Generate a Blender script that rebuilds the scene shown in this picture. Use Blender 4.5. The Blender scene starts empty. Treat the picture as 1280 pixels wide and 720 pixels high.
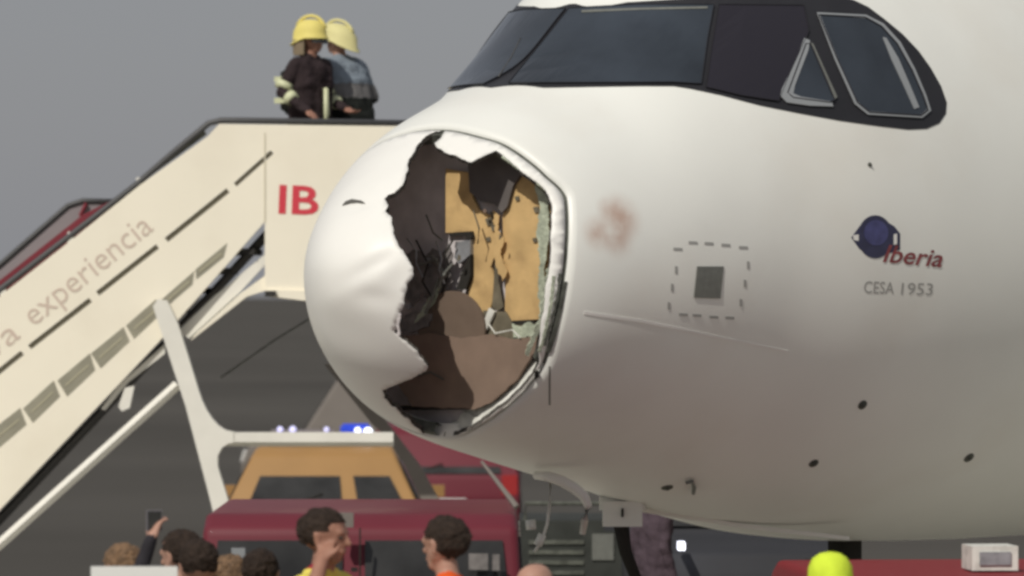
import bpy, bmesh, math, random
import numpy as np
from mathutils import Vector, Matrix, noise as mnoise
from mathutils.geometry import delaunay_2d_cdt

random.seed(7)
rng = np.random.default_rng(7)
SC = bpy.context.scene
COL = SC.collection

# ------------------------------------------------------------------ camera
F, H, HY = 6600.0, 2.9, 370.0          # focal length in photo pixels, eye height (m), horizon row
cam_data = bpy.data.cameras.new('camera')
cam = bpy.data.objects.new('camera', cam_data)
COL.objects.link(cam)
cam.location = (0, 0, H)
cam.rotation_euler = (math.radians(90) + math.atan(10.0 / F), 0, 0)
cam_data.sensor_width = 36.0
cam_data.lens = 36.0 * F / 1280.0
cam_data.clip_start = 0.5
cam_data.clip_end = 20000
SC.camera = cam
cam_data.dof.use_dof = True
cam_data.dof.focus_distance = 32.5
cam_data.dof.aperture_fstop = 2.8

# ------------------------------------------------------------------ sky, sun, exposure
SUN_EL, SUN_AZ = math.radians(45), math.radians(-28)     # azimuth: sun behind the camera, to its left
to_sun = Vector((math.sin(SUN_AZ) * math.cos(SUN_EL), -math.cos(SUN_AZ) * math.cos(SUN_EL), math.sin(SUN_EL)))
world = bpy.data.worlds.new('World')
SC.world = world
world.use_nodes = True
wn = world.node_tree.nodes
wl = world.node_tree.links
bg = wn['Background']
sky = wn.new('ShaderNodeTexSky')
sky.sky_type = 'NISHITA'
sky.sun_disc = False
sky.sun_elevation = SUN_EL
sky.sun_rotation = math.atan2(to_sun.x, to_sun.y)
sky.dust_density = 2.0
haze_mix = wn.new('ShaderNodeMix')
haze_mix.data_type = 'RGBA'
haze_mix.inputs['Factor'].default_value = 0.88
haze_mix.inputs['B'].default_value = (2.72, 2.75, 2.95, 1)
wl.new(sky.outputs['Color'], haze_mix.inputs['A'])
wl.new(haze_mix.outputs['Result'], bg.inputs['Color'])
bg.inputs['Strength'].default_value = 0.106
sun_data = bpy.data.lights.new('sun', 'SUN')
sun_data.energy = 3.3
sun_data.angle = math.radians(0.5)
sun_data.color = (1.0, 0.955, 0.865)
sun = bpy.data.objects.new('sun', sun_data)
COL.objects.link(sun)
sun.location = (-20, -30, 60)
sun.rotation_euler = (-to_sun).to_track_quat('-Z', 'Y').to_euler()
SC.view_settings.view_transform = 'Standard'
SC.view_settings.look = 'None'
SC.view_settings.exposure = -0.12
SC.view_settings.gamma = 1.0
SC.render.engine = 'CYCLES'
SC.cycles.filter_width = 3.0
SC.cycles.use_denoising = True

# ------------------------------------------------------------------ materials
def mat(name, col, rough=0.5, metal=0.0, spec=0.5, var=0.0, scale=6.0, bump=0.0, bscale=20.0, emit=None, estr=0.0, coat=0.0, dirt=None, dscale=2.0, damt=0.0):
    m = bpy.data.materials.new(name)
    m.use_nodes = True
    nt = m.node_tree
    b = nt.nodes['Principled BSDF']
    b.inputs['Base Color'].default_value = (*col, 1)
    b.inputs['Roughness'].default_value = rough
    b.inputs['Metallic'].default_value = metal
    b.inputs['Specular IOR Level'].default_value = spec
    b.inputs['Coat Weight'].default_value = coat
    if emit:
        b.inputs['Emission Color'].default_value = (*emit, 1)
        b.inputs['Emission Strength'].default_value = estr
    tc = None
    if var or bump or damt:
        tc = nt.nodes.new('ShaderNodeTexCoord')
    if var:
        n = nt.nodes.new('ShaderNodeTexNoise')
        n.inputs['Scale'].default_value = scale
        n.inputs['Detail'].default_value = 6
        nt.links.new(tc.outputs['Object'], n.inputs['Vector'])
        r = nt.nodes.new('ShaderNodeMapRange')
        r.inputs['From Min'].default_value = 0.3
        r.inputs['From Max'].default_value = 0.7
        r.inputs['To Min'].default_value = 1 - var
        r.inputs['To Max'].default_value = 1 + var
        nt.links.new(n.outputs['Fac'], r.inputs['Value'])
        mx = nt.nodes.new('ShaderNodeVectorMath')
        mx.operation = 'SCALE'
        mx.inputs[0].default_value = col
        nt.links.new(r.outputs['Result'], mx.inputs['Scale'])
        last = mx.outputs['Vector']
        if damt:
            n2 = nt.nodes.new('ShaderNodeTexNoise')
            n2.inputs['Scale'].default_value = dscale
            n2.inputs['Detail'].default_value = 8
            nt.links.new(tc.outputs['Object'], n2.inputs['Vector'])
            r2 = nt.nodes.new('ShaderNodeMapRange')
            r2.inputs['From Min'].default_value = 0.5
            r2.inputs['From Max'].default_value = 0.75
            r2.inputs['To Max'].default_value = damt
            nt.links.new(n2.outputs['Fac'], r2.inputs['Value'])
            m3 = nt.nodes.new('ShaderNodeMix')
            m3.data_type = 'RGBA'
            m3.inputs['B'].default_value = (*dirt, 1)
            nt.links.new(r2.outputs['Result'], m3.inputs['Factor'])
            nt.links.new(last, m3.inputs['A'])
            last = m3.outputs['Result']
        nt.links.new(last, b.inputs['Base Color'])
    if bump:
        n = nt.nodes.new('ShaderNodeTexNoise')
        n.inputs['Scale'].default_value = bscale
        n.inputs['Detail'].default_value = 5
        nt.links.new(tc.outputs['Object'], n.inputs['Vector'])
        bp = nt.nodes.new('ShaderNodeBump')
        bp.inputs['Strength'].default_value = bump
        bp.inputs['Distance'].default_value = 0.02
        nt.links.new(n.outputs['Fac'], bp.inputs['Height'])
        nt.links.new(bp.outputs['Normal'], b.inputs['Normal'])
    return m

M = dict(
    skin_paint=mat('white aircraft paint', (0.79, 0.795, 0.755), 0.40, spec=0.35, var=0.025, scale=1.3, dirt=(0.62, 0.55, 0.46), dscale=1.1, damt=0.22),
    radome_paint=mat('white radome paint', (0.82, 0.81, 0.775), 0.42, spec=0.3, var=0.025, scale=2.5, bump=0.05, bscale=6),
    radome_core=mat('dark radome core', (0.74, 0.70, 0.70), 0.9, spec=0.1, var=0.3, scale=9, bump=0.4, bscale=40),
    torn_edge=mat('torn sandwich edge', (0.085, 0.078, 0.070), 0.9, spec=0.1, var=0.5, scale=30),
    pale_grey=mat('pale grey trim', (0.27, 0.285, 0.30), 0.5),
    mask_soft=mat('dull black mask', (0.026, 0.025, 0.030), 0.7, spec=0.15),
    glass_dark=mat('darker cockpit glass', (0.024, 0.022, 0.030), 0.25, spec=0.35),
    bulk=mat('grey bulkhead web', (0.62, 0.58, 0.59), 0.85, spec=0.1, var=0.15, scale=7),
    liner=mat('grey torn liner', (0.20, 0.185, 0.18), 0.85, spec=0.1, var=0.35, scale=16),
    slot2=mat('pale olive bar', (0.42, 0.39, 0.28), 0.7),
    slot=mat('olive slot backing', (0.10, 0.088, 0.058), 0.8),
    mask=mat('black mask paint', (0.024, 0.024, 0.028), 0.4, spec=0.3, var=0.1, scale=3),
    glass=mat('dark cockpit glass', (0.032, 0.040, 0.052), 0.12, spec=0.55, var=0.35, scale=1.6),  # uneven tone stands in for reflections in the panes
    frame=mat('silver window frame', (0.42, 0.44, 0.46), 0.35, metal=0.5),
    dark=mat('dark rubber', (0.035, 0.033, 0.03), 0.9, spec=0.05),
    gasket=mat('grey sealant', (0.10, 0.105, 0.09), 0.8, spec=0.2, var=0.4, scale=14),
    ring=mat('pale ring', (0.70, 0.70, 0.65), 0.5, var=0.1, scale=9, dirt=(0.25, 0.25, 0.22), dscale=12, damt=0.5),
    torn=mat('torn glass fibre', (0.42, 0.46, 0.36), 0.8, spec=0.2, var=0.3, scale=18, bump=0.5, bscale=50),
    tan=mat('tan bulkhead', (0.60, 0.41, 0.19), 0.62, spec=0.25, var=0.13, scale=6, bump=0.2, bscale=14, dirt=(0.30, 0.19, 0.09), dscale=7, damt=0.6),
    brown=mat('brown panel', (0.215, 0.155, 0.12), 0.85, spec=0.2, var=0.12, scale=6),
    olive=mat('olive panel', (0.16, 0.14, 0.10), 0.75, spec=0.2, var=0.3, scale=12),
    darkpanel=mat('dark composite panel', (0.125, 0.112, 0.108), 0.8, spec=0.2, var=0.15, scale=8),
    antenna=mat('brown antenna plate', (0.165, 0.122, 0.094), 0.7, spec=0.2, var=0.1, scale=8),
    greymetal=mat('grey metal', (0.30, 0.31, 0.33), 0.5, metal=0.3, var=0.3, scale=15),
    port=mat('grey sensor plate', (0.17, 0.175, 0.16), 0.5, metal=0.2, var=0.12, scale=30),
    print_grey=mat('grey print', (0.34, 0.34, 0.325), 0.6),
    print_navy=mat('navy print', (0.030, 0.032, 0.075), 0.5, var=0.2, scale=12),
    print_blue=mat('blue print', (0.055, 0.058, 0.16), 0.5, var=0.25, scale=16),
    print_red=mat('dark red print', (0.22, 0.045, 0.05), 0.5, var=0.3, scale=25),
    scuff=mat('scuff', (0.10, 0.095, 0.085), 0.8),
    line=mat('pale sealant line', (0.80, 0.79, 0.76), 0.45),
    cream=mat('cream stair paint', (0.865, 0.81, 0.68), 0.55, spec=0.3, var=0.03, scale=0.9, dirt=(0.60, 0.52, 0.40), dscale=1.3, damt=0.22),
    white=mat('white steel', (0.76, 0.74, 0.68), 0.5, spec=0.3, var=0.05, scale=3),
    olive_louvre=mat('olive louvre', (0.275, 0.26, 0.20), 0.6, var=0.1, scale=5),
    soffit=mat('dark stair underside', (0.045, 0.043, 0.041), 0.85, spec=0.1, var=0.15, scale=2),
    rail=mat('dark rail', (0.06, 0.06, 0.062), 0.5),
    redrail=mat('red side strip', (0.20, 0.022, 0.035), 0.5, var=0.1, scale=4),
    railglass=mat('greyish rail panel', (0.27, 0.235, 0.245), 0.3, var=0.06, scale=3),
    letter_red=mat('red letters', (0.62, 0.045, 0.07), 0.5),
    letter_grey=mat('grey letters', (0.60, 0.49, 0.41), 0.6),
    asphalt=mat('asphalt', (0.080, 0.075, 0.068), 0.95, spec=0.05, var=0.16, scale=0.05),
    greybeige=mat('grey beige paint and leg shade', (0.20, 0.178, 0.16), 0.7, spec=0.15, var=0.06, scale=3),
    bounce_paving=mat('bounce_paving', (0.40, 0.385, 0.335), 0.9, spec=0.1, var=0.12, scale=0.6),
    redcar=mat('dark red vehicle paint', (0.14, 0.021, 0.033), 0.55, spec=0.25, coat=0.05, var=0.05, scale=2),
    redcar2=mat('red vehicle paint', (0.21, 0.022, 0.028), 0.6, spec=0.2, var=0.05, scale=2),
    yellowcar=mat('orange yellow vehicle paint', (0.35, 0.195, 0.068), 0.5, var=0.06, scale=2),
    greycar=mat('dark grey vehicle paint', (0.040, 0.041, 0.047), 0.7, spec=0.15, var=0.05, scale=2),
    carglass=mat('vehicle glass', (0.034, 0.034, 0.034), 0.2, spec=0.4, var=.4, scale=3),
    plate=mat('white plate', (0.7, 0.7, 0.68), 0.5),
    tail=mat('tail lamp', (0.32, 0.02, 0.02), 0.25),
    tyre=mat('tyre', (0.02, 0.02, 0.02), 0.9),
    rim=mat('rim', (0.4, 0.4, 0.42), 0.4, metal=0.6),
    blue_lens=mat('lit blue lens', (0.02, 0.05, 0.5), 0.2, emit=(0.05, 0.12, 0.9), estr=0.22),
    lit_white=mat('lit lamp', (0.8, 0.8, 0.9), 0.2, emit=(0.85, 0.88, 1.0), estr=2.2),
    lit_lilac=mat('lit lilac lamp', (0.6, 0.6, 0.8), 0.2, emit=(0.62, 0.60, 1.0), estr=0.9),
    skin=mat('skin', (0.42, 0.24, 0.18), 0.55, spec=0.3, var=0.06, scale=12),
    skin_dark=mat('tanned skin', (0.33, 0.17, 0.12), 0.55, spec=0.3, var=0.06, scale=12),
    hair_dark=mat('dark hair', (0.030, 0.020, 0.015), 0.8, spec=0.2, var=0.4, scale=40, bump=0.4, bscale=80),
    hair_brown=mat('brown hair', (0.17, 0.10, 0.052), 0.7, var=0.5, scale=40, bump=0.8, bscale=60),
    eye=mat('eye', (0.05, 0.04, 0.035), 0.2),
    navy_cloth=mat('dark navy cloth', (0.028, 0.026, 0.030), 0.9, spec=0.1, var=0.3, scale=9, bump=0.5, bscale=14),
    maroon_cloth=mat('dark maroon cloth', (0.036, 0.026, 0.028), 0.9, spec=0.1, var=0.25, scale=9, bump=0.5, bscale=14),
    slate_cloth=mat('slate blue cloth', (0.20, 0.235, 0.275), 0.85, spec=0.15, var=0.15, scale=8, bump=0.5, bscale=12),
    grey_cloth=mat('grey cloth', (0.15, 0.145, 0.145), 0.9, spec=0.1, var=0.2, scale=9, bump=0.4, bscale=14),
    black_cloth=mat('black cloth', (0.018, 0.020, 0.018), 0.9, spec=0.1, var=0.3, scale=9, bump=0.4, bscale=14),
    red_cloth=mat('red cloth', (0.30, 0.02, 0.04), 0.9, spec=0.1, var=0.2, scale=9, bump=0.4, bscale=14),
    orange_cloth=mat('orange cloth', (0.75, 0.11, 0.025), 0.85, spec=0.1, var=0.12, scale=9, bump=0.4, bscale=14),
    lime_cloth=mat('lime cloth', (0.62, 0.78, 0.06), 0.8, spec=0.1, var=0.1, scale=12, bump=0.4, bscale=16),
    yellow_cloth=mat('yellow cloth', (0.72, 0.62, 0.13), 0.85, spec=0.1, var=0.12, scale=9, bump=0.4, bscale=14),
    mauve_cloth=mat('mauve cloth', (0.075, 0.055, 0.068), 0.9, spec=0.1, var=0.2, scale=9),
    machine=mat('dark grey green machine paint', (0.042, 0.045, 0.041), 0.8, spec=0.2, var=0.2, scale=5),
    tan_cloth=mat('tan cloth', (0.24, 0.19, 0.13), 0.9, spec=0.1, var=0.2, scale=9),
    helmet=mat('yellow helmet', (0.72, 0.62, 0.19), 0.6, spec=0.2, var=0.05, scale=8),
    helmet_pale=mat('pale yellow helmet', (0.66, 0.61, 0.30), 0.6, spec=0.2, var=0.05, scale=8),
    stripe=mat('reflective stripe', (0.60, 0.62, 0.40), 0.5),
    phone=mat('phone', (0.16, 0.15, 0.17), 0.3),
)

# aircraft paint gets the reddish smear left by the strike beside the radome seam
def px_at(px, py, Y):
    return np.array([(px - 640) / F * Y, Y, H - (py - HY) / F * Y])

# ------------------------------------------------------------------ object helpers
def empty(name, loc, label=None, cat=None, group=None, rz=0.0):
    o = bpy.data.objects.new(name, None)
    COL.objects.link(o)
    o.location = loc
    o.rotation_euler = (0, 0, rz)
    o.empty_display_size = 0.2
    if label: o['label'] = label
    if cat: o['category'] = cat
    if group: o['group'] = group
    return o

def world_loc(o):
    v = Vector((0, 0, 0))
    while o is not None:
        v += o.location
        o = o.parent
    return np.array(v)

def add(name, verts, faces, mats, parent=None, idx=None, smooth=False, local=False, recalc=False):
    """One mesh object. World coordinates unless local; parents of world meshes are unrotated."""
    v = np.asarray(verts, float).reshape(-1, 3)
    if parent is not None and not local:
        v = v - world_loc(parent)
    me = bpy.data.meshes.new(name)
    me.from_pydata(v.tolist(), [], [list(map(int, f)) for f in faces])
    if not isinstance(mats, (list, tuple)): mats = [mats]
    for m in mats: me.materials.append(m)
    if idx is not None:
        me.polygons.foreach_set('material_index', np.asarray(idx, dtype=np.int32))
    if recalc:
        bm = bmesh.new(); bm.from_mesh(me)
        bmesh.ops.recalc_face_normals(bm, faces=bm.faces)
        bm.to_mesh(me); bm.free()
    if smooth:
        me.polygons.foreach_set('use_smooth', np.ones(len(me.polygons), dtype=bool))
    me.update()
    o = bpy.data.objects.new(name, me)
    COL.objects.link(o)
    if parent is not None: o.parent = parent
    return o

class Geo:
    def __init__(s): s.v = []; s.f = []; s.m = []
    def put(s, v, f, m=0):
        b = len(s.v); s.v += [tuple(x) for x in v]; s.f += [[i + b for i in q] for q in f]; s.m += [m] * len(f); return s
    def box(s, c, d, m=0, rot=None):
        v = [np.array([(i - .5) * d[0], (j - .5) * d[1], (k - .5) * d[2]]) for i in (0, 1) for j in (0, 1) for k in (0, 1)]
        if rot is not None: v = [np.array(rot @ Vector(x)) for x in v]
        return s.put([x + np.array(c) for x in v], [(0, 1, 3, 2), (4, 6, 7, 5), (0, 4, 5, 1), (2, 3, 7, 6), (0, 2, 6, 4), (1, 5, 7, 3)], m)
    def tube(s, pts, r, n=8, m=0, closed=False):
        pts = [np.array(p, float) for p in pts]; N = len(pts); rings = []
        rr = r if isinstance(r, (list, tuple)) else [r] * N
        for i, p in enumerate(pts):
            a = pts[(i - 1) % N] if (closed or i > 0) else p; b = pts[(i + 1) % N] if (closed or i < N - 1) else p
            t = b - a; t /= np.linalg.norm(t) + 1e-9
            u = np.cross(t, [0, 0, 1.0]);
            if np.linalg.norm(u) < .05: u = np.cross(t, [1.0, 0, 0])
            u /= np.linalg.norm(u); w = np.cross(t, u)
            rings.append([p + rr[i] * (math.cos(2 * math.pi * k / n) * u + math.sin(2 * math.pi * k / n) * w) for k in range(n)])
        f = []
        for i in range(N if closed else N - 1):
            j = (i + 1) % N
            for k in range(n):
                f.append((i * n + k, i * n + (k + 1) % n, j * n + (k + 1) % n, j * n + k))
        if not closed:
            f.append(tuple(range(n - 1, -1, -1))); f.append(tuple((N - 1) * n + k for k in range(n)))
        return s.put([x for r_ in rings for x in r_], f, m)
    def cone(s, a, b, ra, rb, n=16, m=0): return s.tube([a, b], [ra, rb], n, m)
    def build(s, name, mats, parent=None, smooth=False, local=False, recalc=True):
        return add(name, s.v, s.f, mats, parent, s.m, smooth, local, recalc)

def in_poly(P, poly):
    x, y = P[:, 0], P[:, 1]; r = np.zeros(len(P), bool); n = len(poly)
    for i in range(n):
        x1, y1 = poly[i]; x2, y2 = poly[(i + 1) % n]
        c = ((y1 > y) != (y2 > y))
        with np.errstate(divide='ignore', invalid='ignore'):
            r ^= c & (x < (x2 - x1) * (y - y1) / (y2 - y1) + x1)
    return r

def densify(poly, step, closed=True, jit=0.0):
    poly = np.asarray(poly, float); o = []; n = len(poly)
    for i in range(n if closed else n - 1):
        a, b = poly[i], poly[(i + 1) % n]; k = max(1, int(np.ceil(np.hypot(*(b - a)) / step)))
        for j in range(k):
            p = a + (b - a) * j / k
            if jit and j: p = p + rng.normal(0, jit, 2)
            o.append(p)
    if not closed: o.append(poly[-1])
    return np.array(o)

def cdt(outer, holes=(), step=None, grid=None):
    pts = []; edges = []
    for lp in (outer, *holes):
        b = len(pts); n = len(lp); pts += [tuple(p) for p in lp]; edges += [(b + i, b + (i + 1) % n) for i in range(n)]
    if step:
        lo, hi = np.min(outer, 0), np.max(outer, 0)
        gx, gy = np.meshgrid(np.arange(lo[0] + step / 2, hi[0], step), np.arange(lo[1] + step / 2, hi[1], step * .866))
        gx = gx + (np.arange(gx.shape[0]) % 2 * step / 2)[:, None]
        g = np.stack([gx.ravel(), gy.ravel()], -1)
        k = in_poly(g, outer)
        for h in holes: k &= ~in_poly(g, h)
        allb = np.array(pts); g = g[k]
        if len(g):
            d = np.min(((g[:, None, :] - allb[None]) ** 2).sum(-1), 1) if len(g) * len(allb) < 2e7 else np.ones(len(g))
            g = g[d > (step * .45) ** 2]
            pts += [tuple(p) for p in g]
    v, e, f, *_ = delaunay_2d_cdt([Vector(p) for p in pts], edges, [], 0, 1e-7)
    v = np.array([tuple(p) for p in v]); f = np.array([list(q) for q in f if len(q) == 3])
    c = v[f].mean(1); k = in_poly(c, np.asarray(outer))
    for h in holes: k &= ~in_poly(c, np.asarray(h))
    f = f[k]
    a, b, d = v[f[:, 0]], v[f[:, 1]], v[f[:, 2]]
    cr = (b[:, 0] - a[:, 0]) * (d[:, 1] - a[:, 1]) - (b[:, 1] - a[:, 1]) * (d[:, 0] - a[:, 0])
    f = f[np.abs(cr) > 1e-12]; cr = cr[np.abs(cr) > 1e-12]
    f[cr < 0] = f[cr < 0][:, ::-1]
    return v, f

def shell(v2, f, outer_pts, inner_pts):
    """Closed shell from a triangulation: outer surface, inner surface, edge walls. Returns verts, faces, kind (0 outer, 1 inner, 2 wall)."""
    n = len(v2); ed = {}
    for t in f:
        for i in range(3):
            a, b = int(t[i]), int(t[(i + 1) % 3]); ed[(a, b)] = 1
    faces = [tuple(t) for t in f] + [(t[2] + n, t[1] + n, t[0] + n) for t in f]; kind = [0] * len(f) + [1] * len(f)
    for (a, b) in ed:
        if (b, a) not in ed: faces.append((b, a, a + n, b + n)); kind.append(2)
    return np.concatenate([outer_pts, inner_pts]), faces, kind

# ------------------------------------------------------------------ the aircraft surface
KS = np.array([0, .08, .25, .5, 1, 1.6, 2.1, 2.6, 3.2, 4, 5, 6.5, 9])
UP = np.array([0.0, 0.2067, 0.3969, 0.6092, 0.9434, 1.207, 1.5877, 1.9986, 2.2524, 2.4208, 2.5036, 2.5371, 2.5371])
LO = np.array([0.0, -0.2706, -0.5156, -0.7228, -0.9736, -1.1245, -1.2374, -1.345, -1.485, -1.625, -1.70, -1.73, -1.73])
HA = np.array([0.0, 0.2594, 0.4837, 0.7016, 1.0021, 1.1375, 1.2284, 1.3366, 1.5122, 1.6922, 1.8576, 1.9552, 1.995])
TH, X0, D0, Z0, NEXP = 0.6709, -0.9709, 30.0, 3.0273, 2.08
ST, CT = math.sin(TH), math.cos(TH)
RK = np.sqrt(KS)
def pchip(y, q):
    x = RK; h = np.diff(x); d = np.diff(y) / h; m = np.zeros_like(y); m[0] = d[0]; m[-1] = 0
    for i in range(1, len(x) - 1):
        if d[i - 1] * d[i] > 0:
            w1 = 2 * h[i] + h[i - 1]; w2 = h[i] + 2 * h[i - 1]; m[i] = (w1 + w2) / (w1 / d[i - 1] + w2 / d[i])
    i = np.clip(np.searchsorted(x, q, side='right') - 1, 0, len(x) - 2); t = (q - x[i]) / h[i]
    return (1 + 2 * t) * (1 - t) ** 2 * y[i] + t * (1 - t) ** 2 * h[i] * m[i] + t * t * (3 - 2 * t) * y[i + 1] + t * t * (t - 1) * h[i] * m[i + 1]
def s_of_r(r): return r * r
def fus_local(p):
    r = np.hypot(p[..., 0], p[..., 1]); s = r * r; phi = np.arctan2(p[..., 1], p[..., 0])
    q = np.minimum(r, 3.0); u_, l_, a = pchip(UP, q), pchip(LO, q), pchip(HA, q)
    zc = (u_ + l_) * .45 * np.clip(s / 3, 0, 1)
    c, sn = np.cos(phi), np.sin(phi)
    ne = NEXP - .12 * np.clip((s - .9) / 1.4, 0, 1)
    u = a * np.sign(c) * np.abs(c) ** (2 / ne)
    b = np.where(sn > 0, u_ - zc, zc - l_)
    return s, u, zc + b * np.sign(sn) * np.abs(sn) ** (2 / ne)
def to_world(s, u, z):
    return np.stack([X0 + s * ST + u * CT, D0 + s * CT - u * ST, Z0 + z], -1)
def surf(p): return to_world(*fus_local(np.asarray(p, float)))
def normal(p, e=2e-4):
    p = np.asarray(p, float)
    a = surf(p + [e, 0]) - surf(p - [e, 0]); b = surf(p + [0, e]) - surf(p - [0, e])
    n = np.cross(a, b); return n / (np.linalg.norm(n, axis=-1, keepdims=True) + 1e-12) * NSIGN
NSIGN = 1.0
_p = np.array([[1.2, 0.0]]); NSIGN = 1.0 if (normal(_p)[0] @ np.array([CT, -ST, 0])) > 0 else -1.0
def cproj(p):
    w = surf(p); return np.stack([640 + F * w[..., 0] / w[..., 1], HY - F * (w[..., 2] - H) / w[..., 1]], -1)
_R, _P = np.meshgrid(np.linspace(.05, 3, 200), np.linspace(-1.9, 2.4, 200), indexing='ij')
_G = np.stack([_R * np.cos(_P), _R * np.sin(_P)], -1).reshape(-1, 2)
_k = ((normal(_G)) * (np.array([0, 0, H]) - surf(_G))).sum(-1) > 0
_G = _G[_k]; _GP = cproj(_G)
def chart(px):
    """photo pixels -> surface parameters where the sight line meets the aircraft skin"""
    px = np.asarray(px, float).reshape(-1, 2); e = 1e-4
    p = np.array([_G[np.argmin(((_GP - t) ** 2).sum(-1))] for t in px])
    for _ in range(9):
        c = cproj(p); jx = (cproj(p + [e, 0]) - c) / e; jy = (cproj(p + [0, e]) - c) / e
        det = jx[:, 0] * jy[:, 1] - jx[:, 1] * jy[:, 0]; det = np.where(np.abs(det) < 1e-6, 1e-6, det)
        d = px - c
        dp = np.stack([(d[:, 0] * jy[:, 1] - d[:, 1] * jy[:, 0]) / det, (jx[:, 0] * d[:, 1] - jx[:, 1] * d[:, 0]) / det], -1)
        l = np.hypot(dp[:, 0], dp[:, 1]); dp *= np.minimum(1, .08 / (l + 1e-9))[:, None]
        p = p + dp
    return p
def patch(name, outline, m, parent, off=0.004, thick=0.004, holes=(), step=0.045, smooth=True, wall=None):
    v, f = cdt(outline, holes, step)
    w, n = surf(v), normal(v)
    vv, ff, kk = shell(v, f, w + n * off, w + n * (off - thick))
    return add(name, vv, ff, m if wall is None else [m, wall], parent, None if wall is None else [0 if k == 0 else 1 for k in kk], smooth=False)
def px_patch(name, px, m, parent, off=0.004, thick=0.003, step=None, dens=8, **k):
    return patch(name, chart(densify(px, dens)), m, parent, off, thick, step=step, **k)
def px_tube(g, px, r, off, n=6, closed=False, dens=10, m=0):
    c = chart(densify(px, dens, closed)); g.tube(surf(c) + normal(c) * off, r, n, m, closed)
def mirror(c): return np.asarray(c)[::-1] * [-1, 1]

# ------------------------------------------------------------------ ground
g = Geo()
g.put([(-9000, -300, 0), (9000, -300, 0), (9000, 15000, 0), (-9000, 15000, 0)], [(0, 1, 2, 3)])
ground = g.build('apron_ground', M['asphalt'], recalc=False)
ground['kind'] = 'structure'
g = Geo(); g.put([(-60, -40, .004), (60, -40, .004), (60, 53, .004), (-60, 53, .004)], [(0, 1, 2, 3)])  # pale unseen paving, added to bounce light up onto the belly
added_paving = g.build('added_bounce_paving', M['bounce_paving'], recalc=False)
added_paving['kind'] = 'structure'

# ------------------------------------------------------------------ the airliner
plane = empty('airliner', tuple(to_world(np.array(5.0), np.array(0.0), np.array(-Z0))), 'white airliner with a smashed open nose cone and black masked cockpit windows', 'airplane')
seam_px = np.array([(590, 166), (605, 170), (626, 176), (657, 195), (685, 219), (704, 236), (710, 246), (712, 280), (711, 310), (707, 350), (701, 385), (692, 420), (683, 455), (672, 473), (656, 492), (635, 511), (602, 534), (575, 547)], float)
q = chart(seam_px); sr, sp = np.hypot(q[:, 0], q[:, 1]), np.arctan2(q[:, 1], q[:, 0])
o = np.argsort(sp); sr, sp = sr[o], sp[o]
def seam_r(phi):
    phi = np.arctan2(np.sin(phi), np.cos(phi)); a = np.where(np.abs(phi) > np.pi / 2, np.sign(phi) * np.pi - phi, phi)
    return np.interp(a, sp, sr)

# fuselage barrel from the radome seam aft
NP = 192
ph = np.linspace(-np.pi, np.pi, NP, endpoint=False)
tt = np.linspace(0, 1, 110)
r0 = seam_r(ph)
rows = [np.stack([(r0 + (4.0 - r0) * t) * np.cos(ph), (r0 + (4.0 - r0) * t) * np.sin(ph)], -1) for t in tt]
G2 = np.array(rows); W = surf(G2)
verts = W.reshape(-1, 3); faces = []
for i in range(len(tt) - 1):
    for k in range(NP):
        faces.append((i * NP + k, i * NP + (k + 1) % NP, (i + 1) * NP + (k + 1) % NP, (i + 1) * NP + k))
# folded-in edge at the seam and a closed aft end
nrm0 = normal(G2[0]); inner = W[0] - nrm0 * 0.09; b = len(verts)
verts = np.concatenate([verts, inner])
for k in range(NP): faces.append((b + k, b + (k + 1) % NP, (k + 1) % NP, k))
faces.append(tuple((len(tt) - 1) * NP + k for k in range(NP)))
fus = add('fuselage', verts, faces, M['skin_paint'], plane, None, True, recalc=True)

# reddish smear in the paint, placed where it lies on the skin
def smear():
    m = M['skin_paint']; nt = m.node_tree; bs = nt.nodes['Principled BSDF']
    src = bs.inputs['Base Color'].links[0].from_socket
    tc = nt.nodes.new('ShaderNodeTexCoord')
    base = src
    for (x, y, rad, amt) in ((748, 292, .14, .62), (776, 272, .19, .72), (772, 300, .15, .55), (760, 262, .10, .4)):
        c = surf(chart([(x, y)]))[0] - world_loc(plane)
        d = nt.nodes.new('ShaderNodeVectorMath'); d.operation = 'DISTANCE'; d.inputs[1].default_value = tuple(c)
        nt.links.new(tc.outputs['Object'], d.inputs[0])
        no = nt.nodes.new('ShaderNodeTexNoise'); no.inputs['Scale'].default_value = 9; no.inputs['Detail'].default_value = 6
        nt.links.new(tc.outputs['Object'], no.inputs['Vector'])
        mr = nt.nodes.new('ShaderNodeMapRange'); mr.inputs['From Min'].default_value = 0; mr.inputs['From Max'].default_value = rad
        mr.inputs['To Min'].default_value = amt; mr.inputs['To Max'].default_value = 0
        mr.interpolation_type = 'SMOOTHSTEP'
        nt.links.new(d.outputs['Value'], mr.inputs['Value'])
        r2 = nt.nodes.new('ShaderNodeMapRange'); r2.inputs['From Min'].default_value = .05; r2.inputs['From Max'].default_value = .6
        nt.links.new(no.outputs['Fac'], r2.inputs['Value'])
        mu = nt.nodes.new('ShaderNodeMath'); mu.operation = 'MULTIPLY'
        nt.links.new(mr.outputs['Result'], mu.inputs[0]); nt.links.new(r2.outputs['Result'], mu.inputs[1])
        mx = nt.nodes.new('ShaderNodeMix'); mx.data_type = 'RGBA'; mx.inputs['B'].default_value = (0.43, 0.24, 0.165, 1)
        nt.links.new(mu.outputs['Value'], mx.inputs['Factor']); nt.links.new(base, mx.inputs['A']); base = mx.outputs['Result']
    nt.links.new(base, bs.inputs['Base Color'])
smear()

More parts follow.
